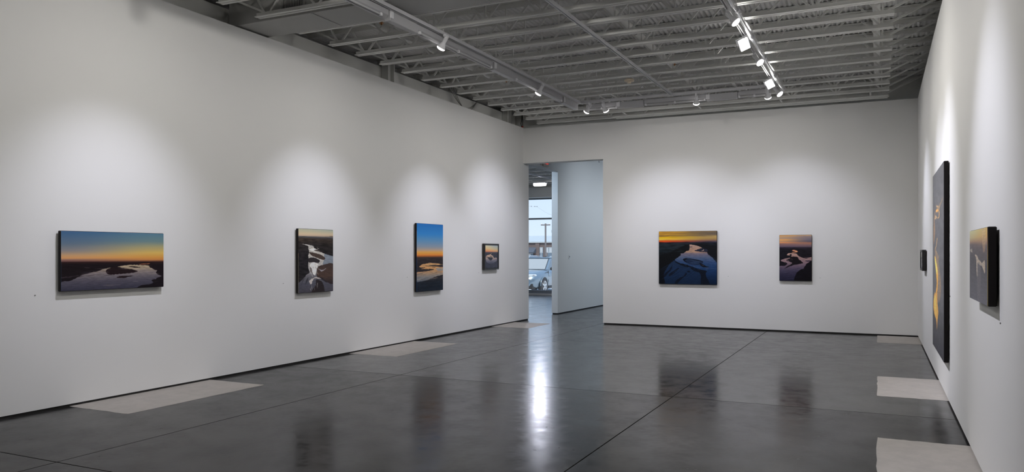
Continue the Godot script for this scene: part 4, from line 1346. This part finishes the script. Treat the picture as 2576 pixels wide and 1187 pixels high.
func make_street() -> void:
	M.paint_blue = mat(lin(0.20, 0.27, 0.33), 0.28, 0.6)
	M.paint_blue.clearcoat_enabled = true
	M.paint_blue.clearcoat = 1.0
	M.paint_blue.clearcoat_roughness = 0.04
	M.paint_dark = mat(lin(0.03, 0.035, 0.045), 0.25, 0.2)
	M.car_glass = mat(lin(0.30, 0.33, 0.35), 0.12, 0.0, 0.35)
	M.car_dark_glass = mat(lin(0.16, 0.2, 0.24), 0.06)
	M.headlamp = mat(lin(0.55, 0.6, 0.64), 0.08, 0.2)
	M.rail = mat(lin(0.6, 0.64, 0.68), 0.3, 0.6)
	M.tyre = mat(lin(0.03, 0.03, 0.035), 0.8)
	var asphalt := mat(lin(0.62, 0.62, 0.62), 0.9)
	struct(B().box(Vector3(-25, -0.30, -70), Vector3(140, 0.1, 84)), "street", asphalt, "pale sunlit street outside the window")
	var walk := struct(B().box(Vector3(-10, -0.15, -28.6), Vector3(60, 0.25, 2.4)), "sidewalk", mat(lin(0.5, 0.5, 0.48), 0.9), "pale sidewalk strip at the foot of the window")
	car("blue sport utility car parked facing the street window", Vector3(-14.95, -0.25, -34.43), -0.02, M.paint_blue)
	car("dark car parked behind the blue one", Vector3(-18.6, -0.25, -39.6), -0.02, M.paint_dark)
	# low brick shop across the street, its face square to the gallery
	var z := -82.0
	var bl := thing("brick_building", "low brown brick shop building across the street", "building", Vector3(-35.5, -0.25, z))
	var brick := mat(lin(0.15, 0.115, 0.105), 0.9)
	var bn := NoiseTexture2D.new()
	bn.width = 256
	bn.height = 256
	bn.seamless = true
	var bf := FastNoiseLite.new()
	bf.seed = 5
	bf.frequency = 0.08
	bn.noise = bf
	var bg := Gradient.new()
	bg.set_color(0, Color(0.7, 0.7, 0.7))
	bg.set_color(1, Color(1, 1, 1))
	bn.color_ramp = bg
	brick.albedo_texture = bn
	brick.uv1_triplanar = true
	brick.uv1_scale = Vector3(1.2, 1.2, 1.2)
	build(B().box(Vector3(0, 1.57, -5), Vector3(30, 3.14, 10)), "brick_walls", brick, bl)
	build(B().box(Vector3(-0.25, 1.57, 0.06), Vector3(0.5, 3.14, 0.14)), "brick_pilaster", brick, bl)
	var metal := mat(lin(0.5, 0.55, 0.56), 0.45, 0.3)
	var rf := B()
	rf.prism([Vector2(0, 3.14), Vector2(0.2, 3.2), Vector2(-5, 4.0), Vector2(-10, 3.14)], Vector3(-15, 0, 0), Vector3.BACK, Vector3.UP, Vector3(30, 0, 0))
	build(rf, "metal_roof", metal, bl)
	build(B().box(Vector3(0, 3.13, 0.12), Vector3(30, 0.1, 0.16)), "gutter", metal, bl)
	var navy := mat(lin(0.06, 0.075, 0.1), 0.7)
	var aw := B()
	aw.prism([Vector2(0, 2.55), Vector2(0.9, 2.0), Vector2(0.9, 1.9), Vector2(0, 1.9)], Vector3(-2.9, 0, 0), Vector3.BACK, Vector3.UP, Vector3(2.5, 0, 0))
	build(aw, "awning", navy, bl)
	var pane := mat(lin(0.10, 0.14, 0.18), 0.15)
	var framec := mat(lin(0.35, 0.38, 0.4), 0.5)
	for q in [[-1.45, 1.3, 1.3, 1.1, 0], [0.24, 1.3, 0.42, 2.5, 1], [1.62, 1.3, 1.8, 2.5, 4], [4.0, 1.3, 1.8, 2.5, 4], [-4.6, 1.3, 1.8, 2.5, 4]]:
		var wn := build(B().box(Vector3(q[0], q[1], 0.03), Vector3(q[2], q[3], 0.1)), "shop_window", pane, bl)
		build(B().box(Vector3(q[0], q[1] + q[3] / 2 - 0.03, 0.07), Vector3(q[2], 0.06, 0.06)), "window_head", framec, wn)
		if q[4] > 0:
			build(B().box(Vector3(q[0], q[1] + q[3] / 2 - 0.62, 0.07), Vector3(q[2], 0.06, 0.06)), "transom_bar", framec, wn)
			for k in int(q[4]):
				build(B().box(Vector3(q[0] + (k + 0.5) * q[2] / q[4] - q[2] / 2, q[1] + q[3] / 2 - 0.33, 0.085), Vector3(q[2] / q[4] - 0.08, 0.5, 0.02)), "transom_pane", framec, wn)
			build(B().box(Vector3(q[0], q[1] - 0.3, 0.07), Vector3(0.06, 1.8, 0.06)), "mullion", framec, wn)
	build(B().box(Vector3(-1.5, 1.35, 0.1), Vector3(0.8, 0.85, 0.03)), "window_notice", mat(lin(0.55, 0.57, 0.58), 0.6), bl)
	# rooftop plant
	var unit := thing("rooftop_unit", "grey slatted rooftop unit on the brick shop", "roof unit", Vector3(-34.1, 3.72, z - 3.5))
	build(B().box(Vector3(0, 0.7, 0), Vector3(1.3, 1.5, 1.2), 0.02), "casing", framec, unit)
	for k in 6:
		build(B().box(Vector3(-0.5 + k * 0.2, 0.6, 0.61), Vector3(0.07, 1.0, 0.03)), "slat", metal, unit)
	build(B().box(Vector3(0, 1.5, 0), Vector3(1.4, 0.1, 1.3), 0.02), "cover", metal, unit)
	var vent := thing("roof_vent", "small round vent hood on the brick shop roof", "vent", Vector3(-35.0, 3.5, z - 3.0))
	build(B().lathe([[0.16, 0.0], [0.16, 0.55], [0.28, 0.56], [0.28, 0.85], [0.1, 1.0], [0.0, 1.0]], 16), "hood", metal, vent)
	# utility pole with wires
	var pole := thing("utility_pole", "wooden utility pole with crossarm beyond the blue car", "utility pole", Vector3(-27.3, -0.25, -64.4))
	var wood := mat(lin(0.13, 0.12, 0.12), 0.9)
	build(B().tube([Vector3(0, 0, 0), Vector3(0, 4.55, 0)], 0.075, 12), "pole_shaft", wood, pole)
	build(B().bar(Vector3(-0.45, 4.42, 0), Vector3(0.45, 4.42, 0), 0.08, 0.1), "crossarm", wood, pole)
	for s in [-0.38, 0.38]:
		build(B().lathe([[0.03, 4.47], [0.05, 4.5], [0.04, 4.58], [0.0, 4.6]], 8, Transform3D(Basis(), Vector3(s, 0, 0))), "insulator", M.lamp_white, pole)
	build(B().lathe([[0.0, 2.2], [0.14, 2.2], [0.14, 2.5], [0.0, 2.52]], 10, Transform3D(Basis(), Vector3(0.12, -0.6, 0.1))), "meter_box", wood, pole)
	var pts := []
	for p in [[-31.0, 5.9], [-29.5, 5.78], [-28.6, 5.74], [-27.9, 5.76], [-27.65, 5.73], [-27.3, 5.71], [-27.1, 5.70], [-26.8, 5.5], [-26.4, 5.25], [-26.0, 5.03], [-25.6, 4.92], [-24.5, 4.9], [-22.0, 5.3]]:
		pts.append(Vector3(p[0], p[1], -62.0))
	var wire := thing("overhead_wire", "thin overhead wire sagging across the sky", "wire")
	build(B().tube(pts, 0.007, 5), "wire_line", M.grey_cable, wire)
	for k in [4, 5, 6]:
		build(B().lathe([[0.0, -0.04], [0.03, -0.02], [0.03, 0.025], [0.0, 0.05]], 8, Transform3D(Basis(), pts[k])), "wire_splice", M.black, wire)


func make_small_things() -> void:
	# pins that held the title cards
	var pins := [[Vector3(XL, 1.18, -4.91), 1, "tiny wall pin below the wide dusk panorama"], [Vector3(XL, 1.172, -8.47), 1, "tiny wall pin beside the silver river bends"], [Vector3(XL, 1.173, -11.65), 1, "tiny wall pin beside the blue to orange canvas"], [Vector3(XL, 1.19, -14.38), 1, "tiny wall pin beside the small framed river view"], [Vector3(-2.87, 1.113, ZB), 0, "tiny wall pin beside the square blue river canvas"], [Vector3(-1.067, 1.105, ZB), 0, "tiny wall pin beside the violet braided river"], [Vector3(XR, 1.151, -9.24), -1, "tiny wall pin beside the very tall gold thread canvas"], [Vector3(XR, 1.171, -5.55), -1, "tiny wall pin below the pale landscape canvas"]]
	for p in pins:
		var o := build(B().lathe([[0.004, 0.0], [0.006, 0.003], [0.005, 0.006], [0.0, 0.007]], 10), "wall_pin", M.grey_cable)
		o.position = p[0]
		o.rotation = Vector3(PI / 2, 0, 0) if p[1] == 0 else Vector3(0, 0, -p[1] * PI / 2)
		tag(o, p[2], "pin", "pins beside the paintings")
	# steel columns on the older wall
	for q in [[-11.48, "pale steel column on the older wall near the air duct"], [-16.35, "pale steel column on the older wall above the doorway corner"]]:
		var c := thing("steel_column", q[1], "column", Vector3(-7.92, 0, q[0]), "steel columns behind the drywall")
		for s in [-1.0, 1.0]:
			build(B().box(Vector3(0, 2.5, s * 0.09), Vector3(0.14, 5.0, 0.02)), "flange", M.outer, c)
		build(B().box(Vector3(-0.01, 2.5, 0), Vector3(0.02, 5.0, 0.16)), "web_plate", M.steel, c)
	# slack cables looped over the long wall
	for k in 3:
		var pts := []
		for i in 17:
			var u := i / 16.0
			pts.append(Vector3(-7.9 + 0.02 * k, 5.0 - (0.33 + 0.03 * k) * sin(PI * u), lerpf(-13.6 - 0.06 * k, -14.95 + 0.05 * k, u)))
		var o := build(B().tube(pts, 0.006, 6), "slack_cable", M.grey_cable)
		tag(o, "thin grey cable looping above long wall, %s of three" % ["highest", "middle", "lowest"][k], "cable", "slack cables above the long wall")
	var bc := thing("black_cable", "black cable with red plugs dropping behind the room corner", "cable", Vector3(-7.72, 4.6, -16.75))
	build(B().tube([Vector3(0.05, 0.42, 0.1), Vector3(0.03, 0.25, 0.05), Vector3(-0.01, 0.1, 0.02), Vector3(0.0, 0.0, 0.0)], 0.008, 6), "cord", M.black, bc)
	build(B().tube([Vector3(0.05, 0.42, 0.1), Vector3(0.06, 0.2, 0.08), Vector3(0.05, 0.0, 0.05)], 0.008, 6), "cord", M.black, bc)
	for s in [0.0, 0.05]:
		build(B().box(Vector3(s, 0.01, s), Vector3(0.025, 0.05, 0.025), 0.004), "plug", M.red, bc)
